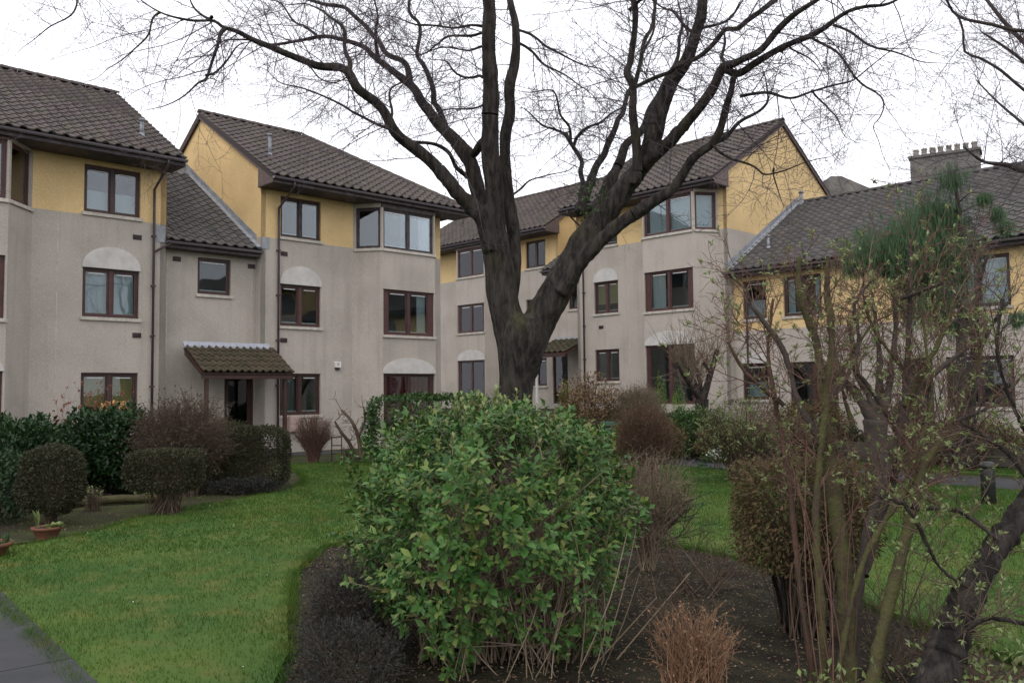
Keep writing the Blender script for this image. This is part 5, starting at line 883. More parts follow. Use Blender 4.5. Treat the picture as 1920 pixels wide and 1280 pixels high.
# root flare
base = np.array([.02, 11.6, -1.7])
for k in range(7):
    a = k * 2 * math.pi / 7 + .3; q = np.array([math.cos(a), math.sin(a), 0])
    core.append(smooth_path([base + np.array([0, 0, .75]) + q * .12, base + q * .34 + np.array([0, 0, .25]), base + q * .62 + np.array([0, 0, -.08])], [.16, .13, .05], .08))
V, F = tube_arrays(core, 18)
tmp = np_mesh('tmp_core', V, F, None)
for p, r in core:      # close the tube ends so that the remesh sees solids
    pass
bm = bmesh.new(); bm.from_mesh(tmp.data)
ed = [e for e in bm.edges if len(e.link_faces) == 1]; bmesh.ops.holes_fill(bm, edges=ed, sides=0); bm.to_mesh(tmp.data); bm.free()
rm = tmp.modifiers.new('r', 'REMESH'); rm.mode = 'VOXEL'; rm.voxel_size = .024
sm = tmp.modifiers.new('s', 'SMOOTH'); sm.iterations = 3; sm.factor = .5
dg = bpy.context.evaluated_depsgraph_get(); me = bpy.data.meshes.new_from_object(tmp.evaluated_get(dg)); bpy.data.objects.remove(tmp)
def barky(co, no, amp):
    x, y, z = co
    n1 = noise.noise(Vector((x * 11, y * 11, z * 1.6))); n2 = noise.noise(Vector((x * 30, y * 30, z * 5))); n3 = noise.noise(Vector((x * 3, y * 3, z * 2.2)))
    return np.array(co) + np.array(no) * amp * (n1 * 1.0 + n2 * .35 + n3 * .9)
co = np.array([barky(v.co, v.normal, .021) for v in me.vertices]); co -= np.array(tree.location)
me.vertices.foreach_set('co', co.astype(np.float32).ravel()); me.materials.clear(); me.materials.append(M['bark']); me.name = 'trunk'; me.update()
me.polygons.foreach_set('use_smooth', np.ones(len(me.polygons), bool))
link(bpy.data.objects.new('trunk', me), tree)
allb = []
def limb_obj(name, p, n=12):
    pts, r = sp(p, .05)
    pts = pts + np.array([[noise.noise(Vector(q * 1.9)), noise.noise(Vector(q * 1.9) + Vector((9, 0, 0))), noise.noise(Vector(q * 1.9) + Vector((0, 9, 0)))] for q in pts]) * np.clip(.012 / (r[:, None] + .06), 0, .12) * np.clip(np.linspace(0, 6, len(pts)), 0, 1)[:, None]
    if r[-1] < .024: r = r * np.interp(np.linspace(0, 1, len(r)), [0, .5, 1], [1, .8, .28])
    wob = np.array([1 + .10 * noise.noise(Vector(q * 5)) + .07 * noise.noise(Vector(q * 14)) for q in pts])
    V, F = tube_arrays([(pts - np.array(tree.location), r * wob * np.interp(np.linspace(0, 1, len(r)), [0, .15, 1], [1, .91, .88]))], n)
    o = np_mesh(name, V, F, M['bark'], tree, True); allb.append((pts, r)); return o
for p in rest: limb_obj('limb', p, 14)
for p in TREE_BRANCHES: limb_obj('branch', p, 8)
tw = []; random.seed(11)
for pts, r in allb:
    seglen = np.linalg.norm(np.diff(pts, axis=0), axis=1); acc = 0
    for i in range(1, len(pts)):
        acc += seglen[i - 1]; big = r[i] > .06; need = (.24 if big else .125)
        if acc < need or pts[i][2] > 6.3: continue
        acc = 0; t = unit(pts[i] - pts[i - 1]); q = RNG.normal(size=3); q -= t * q.dot(t); q /= np.linalg.norm(q)
        Lq = rnd(.55, 1.5) * (1.0 if not big else .9)
        if pts[i][2] < 2.4: continue
        grow(tw, pts[i], t * .5 + q * .9 + np.array([0, 0, -.10]), Lq, min(.0085, r[i] * .45), 2, .75, .17, rnd(-.05, .05), 7.5, .46, None, .0013, None, 6.6)
twig_obj('twigs', local(tw, tree), M['twig'], tree, 3)
# ivy-like tuft in the crotch
P = np.array([1.08, 11.3, 2.55]) + RNG.normal(size=(110, 3)) * np.array([.10, .10, .18]); quads('moss_tuft', P - np.array(tree.location), RNG.normal(size=P.shape) + [0, 0, .6], .05, .03, M['lf_hedge'], tree)

# ------------------------------------------------------------------ second bare tree reaching in from the right
t2 = empty('bare_tree', RIGHT_TREE[0][0][:2] + (G(*RIGHT_TREE[0][0][:2]),)); tag(t2, 'bare tree outside the frame whose thin twigs reach in at the upper right', 'tree')
ps = [sp(p, .1) for p in RIGHT_TREE]; o2 = np.array(t2.location)
twig_obj('trunk', [(ps[0][0] - o2, ps[0][1])], M['bark_g'], t2, 12, None)
for q in ps[1:]: twig_obj('limb', [(q[0] - o2, q[1])], M['bark_g'], t2, 8, None)
tw = []
for pts, r in ps[1:]:
    for i in range(2, len(pts)):
        if pts[i][0] > 8.6 or random.random() > .75: continue
        t = unit(pts[i] - pts[i - 1]); q = RNG.normal(size=3); grow(tw, pts[i], t * .8 + q * .5, rnd(.6, 1.3), min(.007, r[i] * .5), 2, .6, .14, .0, 8, .5, None, .0013)
twig_obj('twigs', local(tw, t2), M['twig'], t2, 3)

# ------------------------------------------------------------------ big green bush in front
gb = plant('green_bush', 'big glossy green bush in the centre foreground before the trunk', 'bush', -.15, 5.72)
rx, ry, hh = .93, 1.08, 1.57
D = unit(RNG.normal(size=(5200, 3))); D = D[D[:, 2] > -.85]
TP, TN = [], []
for d in D:
    s = 1 / (abs(d[0]) ** 2.3 + abs(d[1]) ** 2.3 + abs(d[2]) ** 2.3) ** (1 / 2.3)
    l = 1 + .26 * noise.noise(Vector(d * 2.2) + Vector((3, 1, 0))) + .20 * noise.noise(Vector(d * 5)); r_ = random.uniform(.72, 1.0) ** .6
    p = d * s * l * r_ * np.array([rx, ry, hh / 2]) + np.array([0, 0, hh / 2])
    if p[2] < .02: continue
    low = p[2] < .80
    pr_ = 1.0
    if low:
        pr_ = .8
        if -.05 < p[0] < .55 and p[1] < .3: pr_ = .38 if p[2] < .66 else .7
        if p[0] > .62: pr_ = .45
        if p[0] < -.3 and p[2] < .6: pr_ = .7
    if p[2] < .25 and p[0] < -.85: pr_ = 0
    if noise.noise(Vector(p * 4.2)) < -.22: pr_ *= .15
    if random.random() > pr_: continue
    TP.append(p); TN.append(unit(d * np.array([1, 1, .8]) + np.array([0, 0, .55]) + RNG.normal(size=3) * .25))
LP, LA, LN, LL = [], [], [], []
for p, d in zip(TP, TN):
    q0 = RNG.normal(size=3); q0 -= d * q0.dot(d); q0 /= np.linalg.norm(q0); q1 = np.cross(d, q0); k = random.randint(6, 9); sz = rnd(.7, 1.2)
    for i in range(k):
        a = i * 2.4 + rnd(-.3, .3); h_ = i / k; out = q0 * math.cos(a) + q1 * math.sin(a); op = rnd(.75, 1.2) * (1.15 - h_ * .75)
        LP.append(p - d * (.10 * (1 - h_)) * sz); LA.append(d * (1.15 - op * .7) + out * op + np.array([0, 0, -.12])); LN.append(unit(d * .9 - out * .15 + np.array([0, 0, .35]))); LL.append(rnd(.034, .070) * sz)
LP, LA, LN, LL = map(np.array, (LP, LA, LN, LL))
camv = unit(-np.array(gb.location) - LP); dist = np.linalg.norm(-np.array(gb.location) - LP, axis=1); rad = (LP - np.array([0, 0, .8])); outw = (unit(rad) * camv).sum(1)
score = outw * 1.5 + np.linalg.norm(rad, axis=1) * .6 + LL * 6; order = np.argsort(-score); near = order[:300]; far = order[300:]
def leaf_me(w):
    v = [(0, 0, 0), (-.30 * w, .25, .04), (-.5 * w, .52, .07), (-.33 * w, .8, .02), (0, 1.0, -.09), (.33 * w, .8, .02), (.5 * w, .52, .07), (.30 * w, .25, .04), (0, .3, -.01), (0, .55, -.01), (0, .8, -.04)]
    f = [(0, 8, 1), (1, 8, 9, 2), (2, 9, 10, 3), (3, 10, 4), (0, 7, 8), (7, 6, 9, 8), (6, 5, 10, 9), (5, 4, 10)]
    me = bpy.data.meshes.new('leaf'); me.from_pydata(v, [], f); me.update(); me.materials.append(M['lf_bush']); me.polygons.foreach_set('use_smooth', [True] * len(f)); return me
LM = [leaf_me(.5), leaf_me(.58), leaf_me(.45)]
for i in near:
    a = Vector(LA[i]).normalized(); n_ = Vector(LN[i]); b = a.cross(n_).normalized(); n_ = b.cross(a); o = bpy.data.objects.new('leaf', random.choice(LM)); link(o, gb); s = LL[i] * 1.15
    o.matrix_local = basis(b * s, a * s, n_ * s, Vector(LP[i]))
leaves('foliage', LP[far], LA[far], LN[far], LL[far], LL[far] * .5, M['lf_bush'], gb, .12)
out = []
for _ in range(300):
    i = random.randrange(len(TP)); q = TP[i]; b = np.array([rnd(-.45, .5), rnd(-.45, .35), 0]); m1 = b * .9 + np.array([q[0] * .25, q[1] * .25, q[2] * .5]); pts, rr = smooth_path([b, m1, q - TN[i] * .05], [rnd(.005, .010), .005, .0025], .1); out.append((pts, rr))
for _ in range(70):        # bare canes in the gap low down
    b = np.array([rnd(-.30, .72), rnd(-.85, -.1), rnd(-.02, .05)]); q = b + np.array([rnd(-.25, .3), rnd(-.12, .2), rnd(.4, 1.0)]); pts, rr = smooth_path([b, (b + q) / 2 + RNG.normal(size=3) * .05, q], [rnd(.002, .006), .004, .002], .1); out.append((pts, rr))
for _ in range(6):
    b = np.array([rnd(.1, .8), rnd(-.9, -.4), rnd(0, .1)]); q = b + np.array([rnd(.15, .5) * random.choice((-1, 1, 1)), rnd(-.1, .1), rnd(.25, .6)]); out.append((np.array([b, q]), np.array([.005, .003])))
twig_obj('stems', out, M['twig_beige'], gb, 5)
# upright pale shoots on top
P, A, out = [], [], []
for _ in range(34):
    a = rnd(0, 6.28); r_ = rnd(0, .75); b = np.array([math.cos(a) * r_ * rx, math.sin(a) * r_ * ry, hh * (1 - .35 * r_ ** 2) - .05]); t = b + np.array([rnd(-.03, .03), rnd(-.03, .03), rnd(.06, .17)])
    out.append((np.array([b, t]), np.array([.004, .0025])))
    for k in range(7): P.append(b + (t - b) * (k + 1) / 7); A.append(np.array([math.cos(k * 2.4), math.sin(k * 2.4), 1.3]))
leaves('shoot_leaves', P, A, np.array(A) + [0, 0, .8], .05, .022, M['lf_bud'], gb); twig_obj('shoots', out, M['lf_bud'], gb, 4)

# ------------------------------------------------------------------ the shrubs of the left bed
e = plant('laurel_bush', 'dark laurel bush under the lower window of the left block', 'bush', -6.75, 14.5); bushy(e, .80, .6, 1.40, 'lf_laurel', 11000, .095, .046, 3.2, .14, .55, 40, 'bark_g', seed=1)
e = plant('laurel_bush', 'dark laurel bush at the left frame edge behind the clipped ball', 'bush', -7.75, 13.4); bushy(e, .86, .8, 1.28, 'lf_laurel', 11000, .095, .046, 2.4, .16, .55, 40, 'bark_g', seed=4)
e = plant('laurel_bush', 'deep green low foliage at the left frame edge beside the terracotta pots', 'bush', -6.85, 11.3); bushy(e, .62, .6, .95, 'lf_laurel', 3400, .07, .034, 2.2, .16, .7, 30, 'bark_g', seed=7)
e = plant('clipped_ball_bush', 'clipped dark ball bush behind the terracotta bowl on the left', 'bush', -5.86, 10.95); bushy(e, .37, .35, 1.0, 'lf_box', 12000, .036, .02, 2.6, .07, .84, 70, 'twig_brown', z0=.14, fine=True, seed=2, side=.05, up=.2)
e = plant('clipped_flat_bush', 'flat topped clipped dark bush on bare stems at the lawn edge', 'bush', -4.76, 11.8); bushy(e, .47, .38, .88, 'lf_box', 13000, .036, .02, 6, .04, .84, 90, 'twig_brown', z0=.34, fine=True, seed=3, side=.22, up=.2, stemr=.008)
e = plant('brown_twig_bush', 'rounded leafless brown bush standing above the clipped flat bush', 'bush', -5.4, 14.1); twiggy(e, .78, .6, 1.55, 1000, 'twig_brown', 2.6, .0045, 5, .08, .1, .3, 'lf_brown', 7000, .038, 5)
e = plant('green_bush', 'small mid green bush squeezed between brown bush and dark cube', 'bush', -5.15, 15.6); bushy(e, .58, .45, 1.12, 'lf_box', 12000, .04, .024, 3.2, .1, .8, 40, fine=True, seed=9)
e = plant('clipped_cube_bush', 'clipped dark cube shaped bush at the corner of the lawn', 'bush', -4.4, 14.75); bushy(e, .53, .45, 1.06, 'lf_box', 17000, .038, .022, 5, .05, .86, 60, 'twig_brown', z0=.08, fine=True, seed=6, side=.15, up=.2)
e = plant('ground_cover', 'low dark sprawling plant at the foot of the dark cube bush', 'plant', -4.35, 14.1); bushy(e, .62, .28, .26, 'lf_heather', 4600, .04, .018, 2, .3, .5, 20, fine=True, seed=8)
e = plant('red_leaved_bush', 'thin bush with reddish young leaves above the left laurel', 'bush', -7.35, 14.9); twiggy(e, .72, .4, 1.78, 60, 'twig_red', 2, .0035, 3, .15, .5, .15, 'lf_red', 700, .05, 2)
e = plant('flowering_plant', 'pale orange flower heads in front of the lower left window', 'flower', -7.0, 15.1); bushy(e, .30, .14, 1.52, 'lf_flower', 240, .05, .03, 2, .2, .6, 14, z0=1.28, seed=3)
for (x, y, lab, s_) in ((-6.0, 12.35, 'small dark bare tuft on mossy soil beside the clipped ball', .16), (-4.2, 21.9, 'tiny dark plant at the wall base near the pruned bush', .12)):
    e = plant('small_plant', lab, 'plant', x, y); twiggy(e, s_ * 1.1, s_, .34, 70, 'twig_brown', 2, .003, 2, leafm='lf_brown', nleaf=160, ls=.03)
for (x, y, lab, lm) in ((-6.35, 12.9, 'small pale green leafy plant behind the mossy log', 'lf_bud'), (-5.75, 13.5, 'pale green low plant below the brown twig bush', 'lf_bud')):
    e = plant('small_plant', lab, 'plant', x, y); bushy(e, .2, .15, .3, lm, 120, .06, .03, 2, .2, .3, 10)
lg = MB(); P = [(-6.45, 12.75, -1.58), (-5.9, 13.0, -1.57), (-5.3, 13.1, -1.58)]; lg.tube(P, [.06, .065, .055], 8); o = lg.build('log', M['bark_m'], None, True); tag(o, 'mossy log edging lying in the left bed', 'log')
# terracotta bowls
def bowl(x, y, r, h, label, plantfn):
    e = plant('plant_pot', label, 'pot', x, y, z=G(x, y) + .0); n = 20; prof = [(r * .62, 0), (r * .9, h * .75), (r, h * .8), (r * 1.02, h), (r * .92, h), (r * .86, h * .8)]
    V, F = [], []
    for a, b in prof:
        for k in range(n): V.append((a * math.cos(k * 2 * math.pi / n), a * math.sin(k * 2 * math.pi / n), b))
    for i in range(len(prof) - 1):
        for k in range(n): F.append((i * n + k, i * n + (k + 1) % n, (i + 1) * n + (k + 1) % n, (i + 1) * n + k))
    mesh_obj('bowl', V, F, M['terra'], e, True)
    F2 = [tuple(range(n))]; mesh_obj('earth', [(r * .88 * math.cos(k * 2 * math.pi / n), r * .88 * math.sin(k * 2 * math.pi / n), h * .85) for k in range(n)], F2, M['soil'], e)
    return e
bowl(-5.38, 9.98, .165, .14, 'terracotta bowl with pale leafy plants by the clipped ball', None)
e = plant('potted_plant', 'tall pale leaf and lettuce green rosette growing in the far terracotta bowl', 'plant', -5.38, 9.98, z=G(-5.38, 9.98) + .12)
P, A = [], []
for k in range(26): a = rnd(0, 6.28); P.append([.08 + .05 * math.cos(a), .05 * math.sin(a), 0]); A.append([math.cos(a), math.sin(a), rnd(.3, 1.6)])
for k in range(6): P.append([-.11 + rnd(-.02, .02), 0, 0]); A.append([rnd(-.35, .05), rnd(-.2, .2), 1.5])
leaves('leaf', P, A, np.array(A) + [0, 0, .7], [.09] * 26 + [.22] * 6, [.055] * 26 + [.045] * 6, M['lf_bud'], e)
bowl(-5.36, 8.80, .24, .16, 'terracotta bowl cut by the left frame edge', None)
e = plant('potted_plant', 'green tuft growing in the near terracotta bowl at the frame edge', 'plant', -5.30, 8.80, z=G(-5.3, 8.8) + .13)
P = RNG.uniform(-.12, .12, (60, 3)) * [1, 1, 0]; A = RNG.normal(size=(60, 3)) * .5 + [0, 0, 1]; leaves('leaf', P, A, A + RNG.normal(size=(60, 3)), .13, .025, M['lf_hedge'], e)

# ------------------------------------------------------------------ along the wall of block B
e = plant('brown_twig_bush', 'rounded bare brown bush against the wall beside the porch', 'bush', -4.80, 20.7); twiggy(e, .46, .36, 1.16, 520, 'twig_red', 3.2, .0045, 3, .05, .2, .1, 'lf_brown', 500, .02, 1)
e = plant('pruned_bush', 'gnarled hard pruned leafless bush left of the laurel hedge', 'bush', PRUNED[0][0][0], PRUNED[0][0][1]); o_ = np.array(e.location); out = []
for pth_ in PRUNED:
    p_, r_ = sp(pth_, .06); out.append((p_ - o_, r_ * 1.0))
    for i in range(len(p_) // 3, len(p_)):
        if random.random() < .8: grow(out, p_[i] - o_, RNG.normal(size=3) * .8 + [0, 0, .5], rnd(.12, .4), .010, 1, .8, .3, .08, 3, .55, None, .005)
twig_obj('branches', out, M['twig_brown'], e, 5)
e = plant('laurel_hedge', 'clipped green laurel hedge behind the big green bush', 'hedge', -1.95, 20.4); bushy(e, 1.52, .6, 1.60, 'lf_hedge', 8500, .085, .042, 7, .05, .82, 50, 'bark_g', seed=12)
rl = empty('garden_rail', (-4.30, 21.0, -1.7)); tag(rl, 'small rusty hoop rail between the two bare bushes', 'rail')
for xx in (-.12, .12):
    m_ = MB(); m_.tube([(xx, 0, 0), (xx, 0, .62)], [.014, .014], 6); m_.build('upright', M['bark_r'], rl)
for zz in (.2, .4, .6):
    m_ = MB(); m_.tube([(-.12, -.015, zz), (.12, -.015, zz)], [.012, .012], 6); m_.build('rung', M['bark_r'], rl)
# ------------------------------------------------------------------ plants right of the trunk
e = plant('lime_conifer', 'soft lime green plume plant beside the porch of the far link', 'shrub', 1.40, 22.6); bushy(e, .26, .24, 1.90, 'lf_lime', 1600, .07, .02, 1.8, .2, .3, 24, fine=True)
e = plant('golden_bush', 'rounded bush with golden and red leaves right of the trunk', 'bush', 2.0, 22.2); bushy(e, .84, .6, 1.94, 'lf_gold', 7000, .075, .04, 2.3, .25, .5, 160, 'twig_red', seed=5)
e = plant('brown_twig_bush', 'rounded bare red brown bush right of the golden bush', 'bush', 3.18, 21.8); twiggy(e, .54, .45, 1.68, 1100, 'twig_beige', 4, .005, 5, .06, .2, .3, 'lf_clip', 2600, .035, 3)
e = plant('lime_conifer', 'narrow lime conifer rising directly behind the bare red brown bush', 'conifer', 3.95, 22.9); bushy(e, .20, .18, 2.15, 'lf_lime', 1500, .05, .018, 1.6, .12, .3, 10, fine=True)
e = plant('lime_conifer', 'narrow lime conifer standing nearer the small pollarded tree', 'conifer', 4.22, 21.8); bushy(e, .22, .2, 1.85, 'lf_lime', 1500, .05, .018, 1.6, .12, .3, 10, fine=True)
e = plant('pollarded_tree', 'small pollarded tree with reddish shoots before the ground floor bay', 'tree', SMALLPOL[0][0][0], SMALLPOL[0][0][1]); o_ = np.array(e.location)
ps = [sp(p, .06) for p in SMALLPOL]; twig_obj('trunk', [(p - o_, r) for p, r in ps[:1]], M['bark'], e, 10, None)
for q in ps[1:]: twig_obj('limb', [(q[0] - o_, q[1])], M['bark'], e, 7, None)
out = []
for p_, r_ in ps[1:]:
    for i in range(len(p_) // 3, len(p_)):
        for _ in range(3): grow(out, p_[i] - o_, RNG.normal(size=3) * .5 + [-.12, 0, .8], rnd(.4, 1.25), .008, 1, .4, .09, .05, 3, .5, None, .0035)
twig_obj('shoots', out, M['twig_beige'], e, 3)
e = plant('clipped_hedge', 'low flat brown clipped hedge before the two storey block', 'hedge', 5.7, 21.4); bushy(e, .58, .35, 1.36, 'lf_brown', 4200, .03, .017, 7, .04, .8, 60, fine=True)
e = plant('budding_bush', 'loose bush of yellow green buds behind the lawn, right of the pollarded tree', 'bush', 3.95, 14.9); twiggy(e, .85, .5, 1.45, 260, 'twig_brown', 2.2, .005, 5, .2, .1, .2, 'lf_bud', 3800, .045, 2)
e = plant('brown_twig_bush', 'upright column of red brown twigs just right of the green bush top', 'bush', 2.3, 15.0); twiggy(e, .48, .36, 1.34, 620, 'twig_red', 3, .0045, 5, .12, .15, .2, 'lf_clip', 2600, .035, 6)
e = plant('beige_twig_bush', 'pale beige twiggy bush with spreading bare branches right of the green bush', 'bush', 1.22, 7.95); twiggy(e, .42, .36, 1.0, 190, 'twig_beige', 2.2, .004, 5, .15, .30, .07, 'lf_brown', 700, .025, 4, 2)
out = []
for k in range(16): grow(out, (rnd(-.05, .05), rnd(-.05, .05), rnd(.1, .45)), (rnd(.5, 1.2) * (1 if k % 5 else -1), rnd(-.6, .4), rnd(.2, .7)), rnd(.35, .62), .009, 1, .5, .12, .08, 5, .5, None, .003)
twig_obj('branches', out, M['bark_g'], e, 5)
m_ = MB(); m_.tube([(0, 0, -.03), (.02, 0, .2), (0, .01, .42)], [.055, .045, .04], 8); m_.build('stump', M['bark'], e, True)
e = plant('clipped_block_bush', 'clipped block bush of brown and green dry leaves on dark legs', 'bush', 1.97, 5.9); bushy(e, .45, .36, 1.16, 'lf_clip', 11000, .036, .014, 6, .08, .70, 0, z0=.42, fine=True, seed=15, up=-.4)
twiggy(e, .38, .34, 1.14, 300, 'twig_brown', 6, .0035, 2, .05, .45, .16)
for k in range(9):
    a = k * .7; m_ = MB(); m_.tube([(math.cos(a) * .13, math.sin(a) * .12, -.02), (math.cos(a) * .18, math.sin(a) * .16, .25), (math.cos(a + .3) * .25, math.sin(a + .3) * .2, .5)], [.018, .014, .01], 6); m_.build('stem', M['bark'], e, True)
e = plant('orange_twig_bush', 'small orange brown twiggy bush at the bottom edge', 'bush', .93, 4.60); twiggy(e, .21, .18, .46, 260, 'lf_orange', 5, .0026, 3, .12, .02, .16, 'lf_orange', 900, .018, 3)
e = plant('heather_mound', 'dark grey heather mound left of the big green bush', 'heather', -1.04, 5.42); bushy(e, .25, .50, .58, 'lf_heather', 11000, .030, .006, 2.2, .35, .35, 420, 'twig_brown', fine=True, seed=21, up=.5, stemr=.004, side=.3)
e = plant('heather_mound', 'lower dark heather clump at the bottom edge beside the lawn corner', 'heather', -.90, 4.70); bushy(e, .28, .36, .42, 'lf_heather', 8000, .024, .007, 2.2, .2, .5, 140, 'twig_brown', fine=True, seed=24, up=.5, stemr=.003, side=.22)
# tall tangled shrub on the right
def woody(e, data, mt, step=.04, twigs=None, tm='twig_red', leafm=None, nleaf=0, ls=.03, sides=9, name='stem', cluster=1):
    o_ = np.array(e.location); out = []; tips = []
    for q in data:
        p_, r_ = sp(q, step); wob = np.array([1 + .30 * noise.noise(Vector(a * 8)) + .28 * noise.noise(Vector(a * 24)) for a in p_])
        twig_obj(name, [(p_ - o_ + RNG.normal(size=p_.shape) * .0018, r_ * wob)], M[mt[len(out) % 7 % len(mt)] if isinstance(mt, tuple) else mt], e, sides, None)
        if twigs:
            zlo, per, Ls, rr, lv = twigs; Lt = np.linalg.norm(np.diff(p_, axis=0), axis=1).sum()
            for _ in range(int(Lt * per)):
                i = random.randrange(1, len(p_))
                if p_[i][2] < zlo: continue
                grow(out, p_[i] - o_, unit(RNG.normal(size=3)) * .8 + unit(p_[i] - p_[i - 1]) * .6 + [0, 0, .25], rnd(.5, 1.3) * Ls, min(rr, r_[i] * .6), lv, .7, .2, .05, 6, .5, None, .0013, tips)
    if out: twig_obj('twigs', out, M[tm], e, 4)
    if leafm:
        P, A = [], []
        for _ in range(nleaf // cluster):
            t = random.choice(tips)
            for _k in range(cluster): P.append(t[0] - np.array(t[1]) * rnd(0, .03)); A.append(np.array(t[1]) + RNG.normal(size=3) * .8 + [0, 0, .3])
        leaves('buds', P, A, RNG.normal(size=(len(P), 3)) + [0, 0, 1], RNG.uniform(.6, 1.3, len(P)) * ls, ls * .42, M[leafm], e)
e = plant('multi_stem_bush', 'tall tangle of mossy red brown stems with opening buds on the right', 'bush', TANGLE[0][0][0], TANGLE[0][0][1], z=-1.65)
woody(e, TANGLE, ('bark_m', 'bark_g', 'bark_r'), .03, (-.75, 12, .38, .0042, 2), 'twig_red', 'lf_bud', 3300, .032, cluster=5)
out = []
for _ in range(16):
    b = np.array([rnd(-.2, .2), rnd(-.15, .2), 0]); out.append(smooth_path([b, b + [rnd(-.08, .08), 0, rnd(.4, .7)], b + [rnd(-.25, .3), rnd(-.2, .2), rnd(.9, 1.5)]], [rnd(.002, .006), .003, .002], .08))
twig_obj('canes', out, M['twig_red'], e, 5)
e = plant('slender_sapling', 'slender leaning brown stem left of the thick slanting trunk', 'tree', SLENDER[0][0][0], SLENDER[0][0][1], z=-1.7); woody(e, SLENDER, 'bark_m', .03, (-.7, 9, .3, .005, 1), 'twig_red', 'lf_bud', 160, .03)
e = plant('slanting_tree', 'thick dark trunk slanting out of the lower right corner', 'tree', SLANT[0][0][0], SLANT[0][0][1], z=-1.75); woody(e, SLANT, 'bark', .02, (-1.5, 22, .26, .004, 1), 'twig_brown', 'lf_bud', 2000, .028, 14, cluster=6)
e = plant('pollarded_tree', 'pollarded tree fanning into bare arms behind the tangled stems', 'tree', POLLARD[0][0][0], POLLARD[0][0][1]); woody(e, POLLARD, 'bark_g', .06, (-.2, 9, .55, .009, 2), 'twig_brown', 'lf_bud', 500, .035)
e = plant('dark_sapling', 'thin dark upright trunk near the right edge above the path', 'tree', DARKSTEM[0][0][0], DARKSTEM[0][0][1]); woody(e, DARKSTEM, 'bark', .08, (-.4, 9, .6, .008, 2), 'twig', 'lf_bud', 500, .035)
for (x, y, h, w, n_, lab) in ((6.3, 13.4, 2.3, .9, 36, 'grey bare bush filling the right background'), (8.0, 15.6, 2.9, 1.0, 42, 'tall grey bare bush before the right windows')):
    e = plant('bare_bush', lab, 'bush', x, y); out = []; tips = []
    for k in range(n_ // 6): grow(out, (rnd(-.08, .08), rnd(-.08, .08), 0), (rnd(-.6, .6) * w, rnd(-.5, .5) * w, 1.3), h * rnd(.6, 1), .018, 2, .55, .10, .06, 9, .5, None, .0022, tips)
    twig_obj('branches', out, M['twig_brown' if y < 15 else 'bark_g'], e, 4)
    P = [t[0] for t in tips]; A = [np.array(t[1]) + RNG.normal(size=3) for t in tips]; quads('buds', P[::3], A[::3], .04, .022, M['lf_bud'], e)
e = plant('low_plant', 'low sprig of fresh green leaves in the lower right corner', 'plant', 2.35, 4.3); bushy(e, .50, .36, .42, 'lf_bud', 420, .042, .024, 2, .3, .1, 60, 'twig_red')
e = plant('low_plant', 'tuft of fresh leaves at the bottom edge below the tangled stems', 'plant', 1.62, 4.45); bushy(e, .22, .2, .22, 'lf_bud', 70, .045, .024, 2, .3, .1, 20, 'twig_red')
for (x, y, w_, h, n_, lab) in ((1.15, 5.2, .3, .5, 40, 'dark leafless twigs low in the soil bed'), (1.5, 6.9, .4, .7, 46, 'dark bare twigs in front of the back edge of the soil bed'), (2.2, 5.0, .35, .8, 44, 'dark thin branches at the foot of the clipped block bush'), (.6, 7.6, .35, .55, 30, 'small dead bush in the soil bed beside the beige bush')):
    e = plant('bare_bush', lab, 'bush', x, y); out = []
    for k in range(n_ // 4): grow(out, (rnd(-.12, .12), rnd(-.12, .12), 0), (rnd(-.9, .9), rnd(-.6, .6), rnd(.5, 1.2)), h * rnd(.5, 1.1), .008, 2, .6, .16, .03, 7, .5, None, .0015)
    twig_obj('branches', out, M['twig_brown'], e, 4)
# drooping pine
e = plant('drooping_pine', 'thin pine with drooping blue green needles before the right roof', 'tree', PINE[0][0][0], PINE[0][0][1]); o_ = np.array(e.location)
q = sp(PINE[0], .15); twig_obj('trunk', [(q[0] - o_, q[1])], M['bark_g'], e, 9, None); out = []; P, A = [], []
for (x, y, z, r_) in PINETUFT:
    c = np.array([x, y, z]) - o_; zz = q[0][np.argmin(abs(q[0][:, 2] - (z - .1)))] - o_
    out.append(smooth_path([zz, (zz + c) / 2 + [0, 0, .12], c], [.016, .011, .005], .1))
    for _ in range(int(215 * r_ / .2)):
        b = c + RNG.normal(size=3) * [r_ * .95, r_ * .8, r_ * .8]
        for k in range(5): P.append(b + RNG.normal(size=3) * .015); A.append(np.array([rnd(-.25, .25), rnd(-.25, .25), -1]))
twig_obj('boughs', out, M['bark_g'], e, 5); P = np.array(P); quads('needles', P, A, RNG.uniform(.14, .30, len(P)), .011, M['lf_needle'], e)
out = []
for _ in range(14): grow(out, q[0][random.randrange(len(q[0]) // 2, len(q[0]) - 2)] - o_, (rnd(-1, 1), rnd(-1, 1), rnd(0, .5)), rnd(.5, 1.0), .009, 2, .7, .2, -.02, 8, .5, None, .003)
twig_obj('dead_twigs', out, M['twig'], e, 3)
